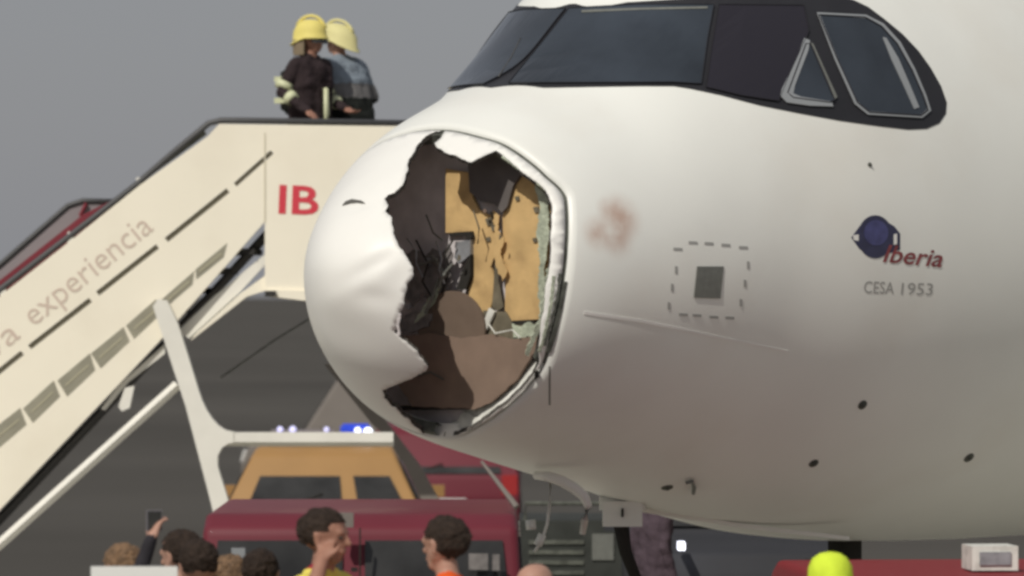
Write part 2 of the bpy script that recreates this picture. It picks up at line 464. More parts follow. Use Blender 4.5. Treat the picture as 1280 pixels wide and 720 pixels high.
# radome: one broken shell with the torn opening
hole_px = [(557, 163), (545, 164), (532, 170), (520, 184), (511, 199), (507, 218), (503, 232), (494, 240), (480, 248), (485, 256), (481, 263), (489, 270), (491, 290), (498, 307), (508, 321), (516, 334), (517, 343), (508, 355), (505, 375), (499, 390), (496, 405), (493, 416), (502, 424), (513, 432), (522, 439), (525, 446), (535, 459), (528, 465), (510, 475), (495, 481), (478, 488), (480, 497), (490, 508), (505, 521), (520, 534), (541, 547), (560, 547), (577, 541), (600, 530), (631, 507), (651, 488), (666, 470), (674, 454), (674, 428), (676, 402), (681, 375), (685, 345), (689, 310), (690, 257), (686, 245), (677, 233), (664, 223), (646, 209), (633, 198), (620, 188), (605, 195), (589, 203), (573, 196), (556, 190), (546, 184), (543, 178), (551, 172)]
def jag(poly, n_it, amp, x_max=600):
    p = [np.array(t, float) for t in poly]
    for it in range(n_it):
        o_ = []
        for i in range(len(p)):
            a, b_ = p[i], p[(i + 1) % len(p)]; d = b_ - a; L_ = np.hypot(*d); o_.append(a)
            if L_ > 3.2: o_.append((a + b_) / 2 + np.array([-d[1], d[0]]) * rng.normal(0, amp if a[0] < x_max else amp * .45))
        p = o_
    return np.array(p)
hole = chart(jag(hole_px, 3, .075))
bp = np.linspace(-np.pi, np.pi, 200, endpoint=False); br = seam_r(bp) - 0.014
rim_c = np.stack([br * np.cos(bp), br * np.sin(bp)], -1)
v, f = cdt(rim_c, [hole], 0.026)
w, n = surf(v), normal(v); pj = cproj(v)
def gauss(x, y, sx, sy, ang, d):
    c, s_ = math.cos(ang), math.sin(ang); dx, dy = pj[:, 0] - x, pj[:, 1] - y
    return d * np.exp(-((c * dx + s_ * dy) / sx) ** 2 - ((-s_ * dx + c * dy) / sy) ** 2)
front = (n * (np.array([0, 0, H]) - w)).sum(-1) > 0
dent = gauss(462, 335, 36, 11, -.55, -.020) + gauss(448, 352, 40, 14, -.55, .010) + gauss(470, 372, 26, 12, .2, -.012) + gauss(500, 345, 16, 24, 0, -.014) + gauss(440, 415, 60, 24, .3, -.008) + gauss(490, 280, 14, 30, 0, -.010) + gauss(565, 185, 20, 9, .3, -.012) + gauss(445, 258, 20, 6, -.2, -.012)
w = w + n * (dent * .85 * front)[:, None]
vv, ff, kk = shell(v, f, w, w - n * 0.028)
radome = add('radome', vv, ff, [M['radome_paint'], M['radome_core'], M['torn_edge']], plane, kk)
me = radome.data
me.polygons.foreach_set('use_smooth', np.array([k < 2 for k in kk]))
add_scuff = px_patch('scuff_mark', [(428, 257), (432, 252), (440, 249), (452, 251), (456, 254), (446, 253), (438, 254)], M['scuff'], radome, off=.003, thick=.012, dens=6)

# ring of sealant in the seam and pale attachment ring inside it
def ring_band(name, m, dr0, dr1, off0, off1, a0=-math.pi, a1=math.pi, n_=160, jit=0):
    an = np.linspace(a0, a1, n_)
    j = rng.normal(0, jit, n_) if jit else np.zeros(n_)
    pa = np.stack([(seam_r(an) + dr0 + j) * np.cos(an), (seam_r(an) + dr0 + j) * np.sin(an)], -1)
    pb = np.stack([(seam_r(an) + dr1) * np.cos(an), (seam_r(an) + dr1) * np.sin(an)], -1)
    A0, A1 = surf(pa) + normal(pa) * off0, surf(pa) + normal(pa) * off1
    B0, B1 = surf(pb) + normal(pb) * off0, surf(pb) + normal(pb) * off1
    vs = np.concatenate([A1, B1, B0, A0]); fs = []
    for i in range(n_ - 1):
        for k in range(4):
            fs.append((k * n_ + i, k * n_ + i + 1, ((k + 1) % 4) * n_ + i + 1, ((k + 1) % 4) * n_ + i))
    return add(name, vs, fs, m, plane, recalc=True)
ring_band('seam_gasket', M['gasket'], -.030, .010, -.075, -.012, -.58, 2 * math.pi - 1.62)

# inside of the nose: backing bulkhead, panels, antenna plate and fittings
def on_plane(px, s0):
    px = np.asarray(px, float).reshape(-1, 2)
    d = np.stack([(px[:, 0] - 640) / F, np.ones(len(px)), -(px[:, 1] - HY) / F], -1)
    t = (s0 + X0 * ST + D0 * CT) / (d[:, 0] * ST + d[:, 1] * CT)
    return d * t[:, None] + np.array([0, 0, H])
AX = np.array([ST, CT, 0.0])
def panel(name, px, s0, m, th=.018, parent=None, dens=14, jit=.0):
    p2 = densify(px, dens, jit=jit); v, f = cdt(p2, (), None)
    w = on_plane(v, s0); vv, ff, kk = shell(v, f, w, w + AX * th)
    return add(name, vv, ff, m, parent or plane, recalc=True)
# bright bevelled flange left standing along the lower right of the opening
fo = densify([(583, 543), (602, 533), (635, 510), (656, 491), (672, 471), (684, 457)], 8, False); fi = densify([(566, 530), (585, 510), (604, 497), (623, 480), (637, 462), (650, 447)], 8, False)
n_f = min(len(fo), len(fi)); fo = fo[np.linspace(0, len(fo) - 1, n_f).round().astype(int)]; fi = fi[np.linspace(0, len(fi) - 1, n_f).round().astype(int)] + rng.normal(0, 1.0, (n_f, 2))
co = chart(fo); A_ = surf(co) - normal(co) * .006; B2 = on_plane(fi, 1.0)
vs = np.concatenate([A_, B2, B2 + AX * .02, A_ + AX * .02]); fs = []
for i in range(n_f - 1):
    for k in range(4): fs.append((k * n_f + i, k * n_f + i + 1, ((k + 1) % 4) * n_f + i + 1, ((k + 1) % 4) * n_f + i))
add('rim_flange', vs, fs, M['ring'], plane, recalc=True)
SB = 1.02
a_ = np.linspace(0, 2 * np.pi, 96, endpoint=False)
rr = np.full(96, math.sqrt(SB)); c_ = np.stack([rr * np.cos(a_), rr * np.sin(a_)], -1)
edge = surf(c_) - normal(c_) * 0.03
cen = edge.mean(0)
bulk_v = np.concatenate([edge, [cen], edge + AX * .02, [cen + AX * .02]])
bf = []
for k in range(96):
    bf += [(k, (k + 1) % 96, 96), (97 + (k + 1) % 96, 97 + k, 193), (k, 97 + k, 97 + (k + 1) % 96, (k + 1) % 96)]
bulkhead = add('bulkhead', bulk_v, bf, M['bulk'], plane, recalc=True)
panel('tan_panel', [(557, 211), (588, 216), (590, 245), (598, 262), (612, 269), (621, 276), (618, 284), (624, 292), (616, 300), (621, 312), (613, 334), (618, 346), (615, 378), (610, 396), (600, 396), (585, 396), (586, 340), (588, 300), (584, 290), (557, 291)], .985, M['tan'], parent=bulkhead)
panel('tan_panel', [(642, 226), (660, 216), (686, 225), (700, 262), (700, 330), (690, 398), (640, 401), (631, 388), (632, 350), (624, 320), (629, 300), (628, 270), (636, 246)], .985, M['tan'], parent=bulkhead)
panel('dark_cover', [(584, 190), (620, 172), (660, 205), (641, 232), (634, 258), (627, 266), (618, 255), (600, 252), (587, 240)], .955, M['darkpanel'], .025, bulkhead)
panel('brown_panel', [(470, 414), (505, 420), (540, 417), (575, 423), (612, 418), (640, 424), (672, 420), (668, 440), (645, 476), (612, 504), (592, 512), (515, 508), (490, 470)], .885, M['brown'], .02, bulkhead, 7, .5)
panel('olive_panel', [(604, 388), (632, 390), (640, 404), (690, 404), (678, 440), (660, 434), (640, 432), (604, 428)], .955, M['olive'], .012, bulkhead)
panel('ledge', [(500, 507), (592, 507), (585, 512), (504, 513)], .90, M['dark'], .05, bulkhead)
panel('rib', [(611, 385), (618, 390), (608, 412), (601, 412)], .93, M['ring'], .02, bulkhead)
panel('fitting', [(640, 401), (668, 401), (668, 405), (640, 405)], .95, M['dark'], .02, bulkhead)
panel('fitting', [(560, 291), (588, 289), (590, 297), (584, 300), (582, 294), (562, 295)], .95, M['dark'], .03, bulkhead)
panel('fitting', [(571, 303), (588, 299), (588, 318), (574, 330), (568, 322)], .955, M['greymetal'], .03, bulkhead)
panel('fitting', [(577, 340), (588, 318), (588, 345), (582, 362), (570, 362)], .95, M['dark'], .03, bulkhead)
for (x, y, r_) in ((611, 277, 5), (617, 285, 4), (610, 299, 3), (616, 268, 4), (670, 262, 4), (668, 300, 3), (646, 248, 3)):
    panel('chip', [(x - r_, y - r_ * .7), (x + r_ * .6, y - r_), (x + r_, y + r_ * .8), (x - r_ * .4, y + r_)], .975, M['olive'], .012, bulkhead, 30)
panel('crack', [(619, 322), (624, 330), (623, 350), (629, 384), (622, 389), (615, 384), (617, 352)], .978, M['olive'], .008, bulkhead, 12, .5)
g = Geo()
for (x0, y0, x1, y1, r_) in ((540, 320, 556, 345, .011), (548, 348, 532, 392, .010), (522, 332, 546, 324, .009), (566, 330, 548, 360, .009)):
    a, b2 = on_plane([(x0, y0)], .90)[0], on_plane([(x1, y1)], .87)[0]
    g.tube([a, (a + b2) / 2 + rng.normal(0, .008, 3), b2], r_, 7)
bk = g.build('broken_bracket', M['port'], bulkhead); bk['kind'] = 'stuff'
panel('torn_liner', [(506, 318), (520, 312), (531, 320), (540, 310), (552, 318), (560, 306), (566, 318), (560, 334), (566, 352), (556, 366), (545, 356), (536, 378), (528, 366), (516, 384), (506, 372), (512, 350)], .93, M['liner'], .008, bulkhead, 5, .8)
panel('torn_liner', [(536, 372), (548, 352), (551, 358), (543, 378), (528, 396), (518, 404), (522, 394)], .90, M['torn'], .006, bulkhead, 5, .6)
panel('torn_liner', [(497, 398), (520, 388), (540, 392), (536, 408), (515, 416), (498, 414)], .905, M['liner'], .006, bulkhead, 5, .8)
panel('torn_liner', [(667, 226), (684, 240), (686, 300), (680, 342), (684, 372), (676, 400), (672, 372), (675, 330), (670, 290), (675, 262)], .955, M['torn'], .006, bulkhead, 5, .9)
panel('torn_liner', [(616, 262), (624, 270), (622, 288), (630, 300), (625, 318), (634, 340), (628, 352), (619, 330), (614, 300), (618, 284)], .95, M['tan'], .006, bulkhead, 4, .9)
panel('torn_liner', [(640, 404), (652, 408), (660, 402), (676, 410), (668, 424), (658, 420), (650, 432), (642, 424)], .93, M['torn'], .006, bulkhead, 4, .8)
for pts in (((520, 300), (535, 330), (528, 352), (540, 372)), ((560, 480), (580, 460), (610, 468), (632, 452)), ((566, 300), (556, 318), (562, 340), (552, 366))):
    g = Geo(); g.tube([on_plane([p], .90 if pts[0][0] < 600 else .96)[0] for p in pts], .006, 6); g.build('cable', M['dark'], bulkhead, True)
for pts, m_ in ((((508, 296), (522, 312), (518, 330), (530, 346)), 'greymetal'), (((545, 304), (552, 322), (548, 338), (556, 352)), 'greymetal'), (((592, 262), (600, 284), (597, 306)), 'olive'), (((534, 268), (540, 290), (552, 300)), 'gasket'), (((612, 404), (622, 416), (640, 414), (652, 424)), 'ring'), (((520, 470), (540, 462), (556, 474)), 'gasket')):
    g = Geo(); g.tube([on_plane([p], .875)[0] + rng.normal(0, .006, 3) for p in pts], .005, 6); g.build('wire', M[m_], bulkhead, True)
rb2 = np.random.default_rng(12)
for k_ in range(26):
    x, y = ((rb2.uniform(500, 575), rb2.uniform(300, 392)) if k_ < 12 else (rb2.uniform(604, 632), rb2.uniform(262, 400)) if k_ < 20 else (rb2.uniform(655, 684), rb2.uniform(395, 450)))
    a = rb2.uniform(0, 6.28, 4); a.sort(); r_ = rb2.uniform(2.5, 6.5)
    if np.min(np.diff(np.r_[a, a[0] + 6.28])) < .5: continue
    panel('fragment', [(x + r_ * math.cos(t), y - r_ * 1.3 * math.sin(t)) for t in a], .86 + .06 * rb2.random(), M[('liner', 'greymetal', 'olive', 'darkpanel')[k_ % 4] if k_ < 12 else ('tan', 'olive', 'brown')[k_ % 3] if k_ < 20 else ('torn', 'ring', 'gasket')[k_ % 3]], .006, bulkhead, 30)
# antenna plate: a shallow round dish
cpx = on_plane([(564, 414)], .912)[0]
SIDE = np.array([CT, -ST, 0.0]); UPV = np.array([0, 0, 1.0])
g = Geo(); NN = 40; Rn = .235
ringv = lambda r_, d_: [cpx + r_ * (math.cos(2 * math.pi * k / NN) * SIDE * 1.06 + math.sin(2 * math.pi * k / NN) * UPV) + AX * d_ for k in range(NN)]
vs = ringv(Rn, 0) + ringv(Rn, .02) + [cpx + AX * .012] + [cpx + AX * .03]
fs = []
for k in range(NN):
    j = (k + 1) % NN; fs += [(k, j, NN + j, NN + k), (k, 2 * NN, j), (NN + k, NN + j, 2 * NN + 1)]
g.put(vs, fs); g.build('antenna_plate', M['antenna'], bulkhead)
g = Geo(); g.tube([cpx + AX * .03, cpx + AX * .1], .05, 12); g.build('antenna_mount', M['greymetal'], bulkhead)
# ragged fibre along the torn edge
def ragged(name, px, wpx, m, off=.004, seed=1):
    r_ = np.random.default_rng(seed); p = densify(px, 4, False); L = []; R_ = []
    for i, t in enumerate(p):
        a = p[max(i - 1, 0)]; b2 = p[min(i + 1, len(p) - 1)]; d = (b2 - a) / (np.hypot(*(b2 - a)) + 1e-9); nn = np.array([-d[1], d[0]])
        L.append(t + nn * wpx * (.25 + .75 * r_.random())); R_.append(t - nn * wpx * (.2 + .5 * r_.random()))
    return patch(name, chart(np.array(L + R_[::-1])), m, plane, off, .010, step=None)
ragged('torn_fibre', [(687, 335), (682, 370), (677, 400), (668, 425), (659, 445)], 5, M['torn'], -.004, 3)
ragged('torn_fibre', [(693, 345), (689, 380), (682, 412), (675, 440)], 3, M['torn'], .004, 4)
ragged('torn_fibre', [(700, 342), (697, 372), (689, 404), (681, 432)], 3.2, M['gasket'], .003, 8)
ragged('torn_fibre', [(693, 262), (694, 290), (693, 322)], 2.2, M['torn'], -.004, 9)
ragged('torn_fibre', [(628, 194), (648, 209), (668, 224), (682, 237)], 2.0, M['torn'], -.004, 10)
ragged('torn_liner', [(500, 392), (497, 410), (499, 420)], 3, M['radome_core'], .0, 6)
px_patch('dark_split', [(704, 352), (709, 352), (703, 386), (695, 420), (688, 440), (682, 440), (690, 416), (698, 386)], M['gasket'], plane, .004, .006)
px_patch('dark_split', [(668, 464), (672, 462), (674, 470), (668, 474)], M['dark'], plane, .005, .006)
px_patch('panel_joint', [(686, 458), (688, 458), (688, 506), (686, 506)], M['port'], plane, .002, .002)

# cockpit mask, windows and frames (port side traced, starboard side mirrored)
def centre(pxy):
    rs = np.linspace(1.0, 1.75, 300); c = np.stack([rs * 0, rs], -1); return c[np.argmin(np.abs(cproj(c)[:, 1] - pxy))]
mask_bottom = [(680, 110), (740, 109), (800, 108), (842, 108), (862, 111), (900, 119), (950, 132), (1000, 142), (1050, 151), (1100, 158), (1135, 162), (1158, 161), (1174, 154), (1182, 142), (1183, 128), (1176, 108), (1163, 85), (1148, 64), (1128, 43), (1105, 24), (1085, 9), (1066, 0), (1040, -6), (980, -10), (900, -6), (850, -1), (790, 3)]
mp = chart(densify(mask_bottom, 8, False)); cb, ct = centre(110), centre(5)
port = np.concatenate([[cb], mp, [ct]])
outline = np.concatenate([port, mirror(port)[1:-1]])
patch('window_mask', outline, M['mask'], plane, .004, .004, step=.05)
def pane(name, px, parent=plane, both=True, m='glass', off=.012, rad=.010, fm='mask', part='window_frame'):
    c = chart(densify(px, 9)); res = []
    for cc in ((c, mirror(c)) if both else (c,)):
        w_ = patch(name, cc, M[m], parent, off, .010, step=.06)
        g_ = Geo(); g_.tube(surf(cc) + normal(cc) * (off + .002), rad, 6, 0, True); g_.build(part, M[fm], w_, True)
        res.append(w_)
    return res
pane('windshield', [(636, 106), (682, 50), (712, 12), (800, 7), (892, 7), (884, 50), (876, 106), (840, 104), (740, 105)], rad=.003, fm='mask_soft')
pane('side_window', [(898, 7), (1004, 8), (1010, 40), (986, 92), (972, 127), (925, 120), (882, 110), (889, 60)], rad=.003, fm='mask_soft', m='glass_dark')
pane('corner_reflection_pane', [(1006, 56), (1012, 56), (1042, 126), (1036, 129), (990, 123), (983, 117)], rad=.005, fm='mask_soft')  # pane made from a corner reflection in the side window
pane('rear_side_window', [(1022, 20), (1080, 23), (1100, 34), (1120, 56), (1138, 88), (1152, 120), (1158, 138), (1149, 145), (1085, 141), (1070, 129), (1045, 75)], rad=.005, fm='mask_soft')
px_patch('window_trim_glint', [(1004, 49), (1011, 52), (1009, 64), (992, 108), (990, 118), (1000, 122), (1038, 128), (1040, 134), (1010, 133), (982, 129), (974, 121), (976, 112), (994, 76)], M['pale_grey'], plane, .016, .006)  # pale bars painting the bright corner reflection in the side window
px_patch('window_trim_glint', [(1011, 54), (1015, 56), (1045, 122), (1042, 125)], M['port'], plane, .016, .006)  # grey third side of that painted reflection
def px_ring(name, px, wpx, m):
    px = np.array(px, float); c0 = px.mean(0); d = px - c0; L_ = np.hypot(d[:, 0], d[:, 1])[:, None]
    patch(name, chart(densify(px, 9)), M[m], plane, .015, .005, holes=[chart(densify(c0 + d * (1 - wpx / L_), 9))], step=None)
px_ring('window_trim_glint', [(1020, 17), (1081, 20), (1103, 31), (1124, 54), (1142, 87), (1156, 120), (1162, 139), (1151, 148), (1083, 144), (1067, 131), (1042, 75)], 4.5, 'pale_grey')
px_patch('window_trim_glint', [(1102, 48), (1106, 49), (1121, 74), (1134, 104), (1147, 135), (1141, 137), (1127, 106), (1113, 76)], M['pale_grey'], plane, .017, .006)  # pale streak drawn inside the rear pane
px_patch('window_trim_glint', [(728, 15), (800, 12), (884, 10), (884, 12.5), (800, 14.5), (728, 18)], M['port'], plane, .016, .005)
g = Geo(); px_tube(g, [(624, 98), (640, 74), (652, 50)], .006, .012); g.build('wiper', M['rail'], plane, True)

# static port plate with its dashed outline
px_patch('static_port', [(871, 333), (904, 333), (900, 373), (867, 372)], M['port'], plane, .006, .005)
dash = [(847, 311), (866, 303), (886, 304), (907, 306), (929, 309), (935, 331), (931, 354), (926, 378), (912, 397), (892, 396), (871, 394), (854, 393), (836, 382), (840, 359), (845, 337)]
for i, (x, y) in enumerate(dash):
    hz = i in (1, 2, 3, 8, 9, 10, 11) or i in (0, 4)
    a, b2 = (5.5, 1.6) if hz else (1.6, 4.5)
    px_patch('outline_dash', [(x - a, y - b2), (x + a, y - b2 + .6), (x + a, y + b2 + .6), (x - a, y + b2)], M['print_grey'], plane, .003, .002)
px_patch('skin_joint', [(730, 389), (800, 399), (880, 416), (985, 438), (985, 441), (880, 419.5), (800, 403), (730, 393)], M['line'], plane, .003, .003)
# small dark probes and vents on the lower nose
def probe(px, py, rx, ry, m='gasket', out=.03):
    c = chart([(px, py)]); w0, n0 = surf(c)[0], normal(c)[0]
    g_ = Geo(); g_.cone(w0 - n0 * .005, w0 + n0 * .006, rx / 215, rx / 225, 14); g_.cone(w0 + n0 * .006, w0 + n0 * out * .6, ry / 330, ry / 500, 10)
    g_.build('probe', M[m], plane)
for a in ((1078, 506, 7, 6), (1017, 579, 7, 6), (834, 609, 8, 6), (1211, 572, 8, 4), (1087, 206, 3, 2)): probe(*a)
g = Geo(); px_tube(g, [(856, 600), (864, 598), (867, 606), (866, 613)], .012, .02); g.build('probe', M['port'], plane)

# retro emblem, name and registration line
px_patch('emblem_point', [(1064, 297), (1075, 282), (1085, 275), (1085, 318), (1074, 311)], M['print_navy'], plane, .0015, .0012)
px_patch('emblem_point', [(1105, 275), (1118, 283), (1125, 292), (1125, 312), (1108, 318)], M['print_navy'], plane, .0015, .0012)
px_patch('emblem_disc', [(1094 + 22 * math.cos(t), 296 + 27 * math.sin(t)) for t in np.linspace(0, 2 * math.pi, 28, endpoint=False)], M['print_navy'], plane, .0022, .0015)
px_patch('emblem_globe', [(1095 + 15 * math.cos(t), 291 + 16 * math.sin(t)) for t in np.linspace(0, 2 * math.pi, 24, endpoint=False)], M['print_blue'], plane, .003, .0015)
px_patch('emblem_mark', [(1066, 294), (1073, 293), (1073, 301), (1067, 300)], M['line'], plane, .003, .0015)
px_patch('emblem_mark', [(1117, 293), (1121, 292), (1121, 305), (1117, 306)], M['line'], plane, .003, .0015)
def text_tris(txt, shear=0.0, bold=0.0):
    c = bpy.data.curves.new('lettering', 'FONT'); c.body = txt; c.size = 1.0; c.resolution_u = 3; c.shear = shear; c.offset = bold
    ob = bpy.data.objects.new('lettering', c); COL.objects.link(ob)
    dg = bpy.context.evaluated_depsgraph_get(); me_ = bpy.data.meshes.new_from_object(ob.evaluated_get(dg))
    v_ = np.array([x.co[:2] for x in me_.vertices]); f_ = [list(p.vertices) for p in me_.polygons]
    bpy.data.objects.remove(ob); bpy.data.curves.remove(c); bpy.data.meshes.remove(me_)
    v_ = v_ - [v_[:, 0].min(), 0]; return v_, f_
def skin_text(name, txt, x0, y0, x1, y1, cap, m, shear=0, bold=0.0, off=.0018):
    """baseline from (x0,y0) to (x1,y1), capital height in pixels"""
    v_, f_ = text_tris(txt, shear, bold); wd = v_[:, 0].max(); d = np.array([x1 - x0, y1 - y0])
    p = np.array([x0, y0]) + v_[:, :1] / wd * d + v_[:, 1:] / .7 * np.array([0, -cap])
    c = chart(p); add(name, surf(c) + normal(c) * off, f_, m, plane)
skin_text('name_lettering', 'Iberia', 1103, 327, 1178, 334, 22, M['print_red'], .35, .012, .0034)
skin_text('registration_lettering', 'CESA', 1080, 366, 1117, 367.5, 15, M['print_grey'], .1, .0)
skin_text('registration_lettering', '1953', 1126, 368, 1166, 369, 15, M['print_grey'], .1, .0)

# things hanging below the nose
def wpt(px, py, Y): return px_at(px, py, Y)
g = Geo(); g.tube([wpt(670, 594, 31.3), wpt(684, 595, 31.2), wpt(702, 601, 31.2), wpt(718, 610, 31.2), wpt(730, 620, 31.2), wpt(735, 632, 31.2), wpt(731, 650, 31.2), wpt(728, 668, 31.2)], [.025, .03, .034, .034, .032, .026, .022, .018], 10)
g.build('drain_pipe', M['white'], plane, True)
g = Geo(); g.tube([wpt(688, 603, 31.4), wpt(687, 630, 31.4), wpt(684, 655, 31.4), wpt(677, 676, 31.4), wpt(668, 690, 31.4)], .009, 8)
g.tube([wpt(663, 650, 31.4), wpt(664, 662, 31.4)], .03, 8); g.tube([wpt(678, 668, 31.4), wpt(672, 682, 31.4)], .025, 8)
g.build('hose', M['ring'], plane, True)
g = Geo(); g.box(wpt(778, 642, 32.2), (.24, .1, .155)); g.box(wpt(778, 629, 32.25), (.28, .12, .08)); hb = g.build('service_box', M['skin_paint'], plane)
g = Geo(); g.box(wpt(778, 641, 32.14), (.014, .02, .05)); g.build('latch', M['dark'], hb)
g = Geo(); g.tube([wpt(776, 654, 32.2), wpt(782, 690, 32.2), wpt(800, 735, 32.2)], [.05, .04, .035], 10); g.build('support_leg', M['dark'], plane, True)
g = Geo()
g.put([wpt(800, 634, 32.3), wpt(930, 655, 32.6), wpt(1062, 671, 32.9), wpt(1062, 675.5, 32.9), wpt(930, 660.5, 32.6), wpt(800, 640, 32.3)], [(0, 1, 4, 5), (1, 2, 3, 4)])
v_ = [np.array(x) for x in g.v]; g.put([x + np.array([0, .03, 0]) for x in v_], [(5, 4, 1, 0), (4, 3, 2, 1)])
g.put([v_[5], v_[4], v_[3], v_[3] + [0, .03, 0], v_[4] + [0, .03, 0], v_[5] + [0, .03, 0]], [(0, 1, 4, 5), (1, 2, 3, 4)])
g.build('gear_door_edge', M['white'], plane)
g = Geo(); gl = world_loc(plane)
g.tube([gl + [0, 0, .45], gl + [0, 0, 1.6]], .11, 14); g.box(gl + [0, 0, .42], (.5, .14, .14), rot=Matrix.Rotation(-TH, 3, 'Z'))
g.build('nose_gear_strut', M['dark'], plane, True)
for sgn in (-1, 1):
    c0 = gl + SIDE * .25 * sgn + [0, 0, .38]; g = Geo()
    g.tube([c0 - SIDE * .11, c0 - SIDE * .09, c0 + SIDE * .09, c0 + SIDE * .11], [.33, .38, .38, .33], 28); wh = g.build('nose_wheel', M['tyre'], plane, True)
    g = Geo(); g.tube([c0 - SIDE * .115, c0 + SIDE * .115], .18, 20); g.build('rim', M['rim'], wh)

# ------------------------------------------------------------------ the boarding stairs
YS, YB = 44.0, 45.5
stairs = empty('boarding_stairs', tuple(px_at(120, 0, YS) * [1, 1, 0]), 'cream mobile boarding stairs with slotted side and red IB letters behind the nose', 'boarding stairs')
def plate_y(name, px, Y, th, m, parent, holes=()):
    """upright plate facing the camera at distance Y, th thick"""
    v, f = cdt(np.asarray(px, float) * [1, -1], [np.asarray(h, float) * [1, -1] for h in holes], None)
    w = np.array([px_at(a, -b_, Y) for a, b_ in v]); vv, ff, kk = shell(v, f, w, w + np.array([0, th, 0]))
    return add(name, vv, ff, m, parent, recalc=True)
def quad_line(x0, y0, x1, y1, t):
    d = np.array([x1 - x0, y1 - y0]); n_ = np.array([-d[1], d[0]]) / np.hypot(*d) * t / 2
    return [(x0 + n_[0], y0 + n_[1]), (x1 + n_[0], y1 + n_[1]), (x1 - n_[0], y1 - n_[1]), (x0 - n_[0], y0 - n_[1])]
side_out = [(-159, 800), (-330, 800), (-330, 623), (0, 370), (88, 301), (174, 232), (259, 171), (274, 155), (520, 158), (520, 372), (400, 374), (331, 366), (331, 277), (196, 430), (0, 637)]
slots = [quad_line(340, 190, 294, 231, 5.5), quad_line(285, 238, 208, 300, 6.5), quad_line(197, 308, 122, 367, 6.5), quad_line(113, 375, 37, 434, 6.5), quad_line(28, 441, -45, 500, 6.5), quad_line(-54, 507, -125, 565, 6.5)]
wins = [[(282, 306), (278, 322), (247, 347), (246, 336)], [(241, 341), (239, 356), (211, 380), (203, 374)], [(194, 376), (201, 386), (200, 392), (169, 421), (160, 406)], [(153, 411), (160, 427), (127, 458), (116, 441)], [(111, 444), (117, 463), (85, 493), (74, 475)], [(66, 478), (73, 496), (42, 526), (31, 510)], [(24, 512), (31, 531), (0, 557), (-13, 541)], [(-22, 549), (-14, 568), (-46, 598), (-58, 579)]]
side = plate_y('side_panel', side_out, YS, .05, M['cream'], stairs, slots + wins)
plate_y('side_panel', side_out, YB, .05, M['cream'], stairs)
for q_ in slots:
    c_ = np.mean(q_, 0); plate_y('slot_backing', [(a, b_) for a, b_ in q_], YS + .010, .012, M['slot'], side)
for i, q_ in enumerate(wins):
    c_ = np.mean(q_, 0); lv = plate_y('louvre_panel', [tuple(c_ + (np.array(t) - c_) * 1.10) for t in q_], YS - .004, .04, M['olive_louvre'], side)
    q_ = np.array(q_, float)
    q_ = q_[np.argsort(q_[:, 0])]; lo_, hi_ = q_[:2].mean(0), q_[2:].mean(0)
    plate_y('louvre_bar', quad_line(*(lo_ * .85 + c_ * .15), *(hi_ * .8 + c_ * .2), 2.0), YS - .008, .004, M['slot2'], side)
plate_y('sticker', [(191, 388), (200, 380), (206, 390), (196, 399)], YS + .04, .008, mat('pinkish sticker', (.42, .22, .15), .6), side)
# platform front, its panel joint and lip
plate_y('panel_joint', [(330, 166), (332, 166), (332, 277), (330, 277)], YS - .006, .006, mat('darker cream joint', (.62, .57, .45), .6), side)
plate_y('lip', [(331, 362), (520, 367), (520, 377), (400, 378), (331, 370)], YS - .03, .03, M['cream'], stairs)
g = Geo(); g.box(px_at(338, 367, YS - .06), (.09, .06, .045)); g.build('latch', M['soffit'], stairs)
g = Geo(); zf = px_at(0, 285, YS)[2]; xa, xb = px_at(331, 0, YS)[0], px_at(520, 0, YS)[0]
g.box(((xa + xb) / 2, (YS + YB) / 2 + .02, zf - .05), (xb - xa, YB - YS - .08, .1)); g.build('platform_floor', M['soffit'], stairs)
# steps and the dark underside
xs = np.linspace(-330, 331, 22); ys = np.linspace(800, 285, 22)
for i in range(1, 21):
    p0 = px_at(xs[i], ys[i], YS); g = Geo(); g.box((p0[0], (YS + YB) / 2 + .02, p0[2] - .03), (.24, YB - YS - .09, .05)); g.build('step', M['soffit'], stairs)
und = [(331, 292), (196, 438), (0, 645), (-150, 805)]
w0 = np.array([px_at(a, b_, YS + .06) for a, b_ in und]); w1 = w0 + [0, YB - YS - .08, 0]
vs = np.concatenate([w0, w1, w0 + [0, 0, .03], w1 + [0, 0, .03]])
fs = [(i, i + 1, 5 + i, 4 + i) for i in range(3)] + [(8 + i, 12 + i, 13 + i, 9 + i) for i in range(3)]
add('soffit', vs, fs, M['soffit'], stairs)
# truss beams under the flight
plate_y('truss_beam', [(331, 331), (300, 365), (236, 423), (222, 414), (268, 370), (331, 318)], YS + .12, .06, M['white'], stairs)
plate_y('truss_beam', [(335, 342), (335, 362), (308, 371), (238, 426), (243, 418), (300, 367)], YS + .05, .06, M['cream'], stairs)
plate_y('truss_beam', [(206, 430), (206, 442), (160, 478), (131, 513), (126, 511), (150, 480)], YS + .06, .06, M['white'], stairs)
plate_y('bracket', [(156, 485), (168, 482), (162, 510), (152, 514), (148, 508)], YS + .05, .05, M['white'], stairs)
g = Geo(); g.tube([px_at(-180, 808, YS - .02), px_at(0, 680, YS - .02), px_at(222, 481, YS - .02)], .042, 4); g.build('diagonal_brace', M['white'], stairs)
g = Geo(); g.tube([px_at(276, 472, YB), px_at(345, 424, YB), px_at(420, 378, YB)], .008, 6); g.build('brace_cable', M['gasket'], stairs, True)
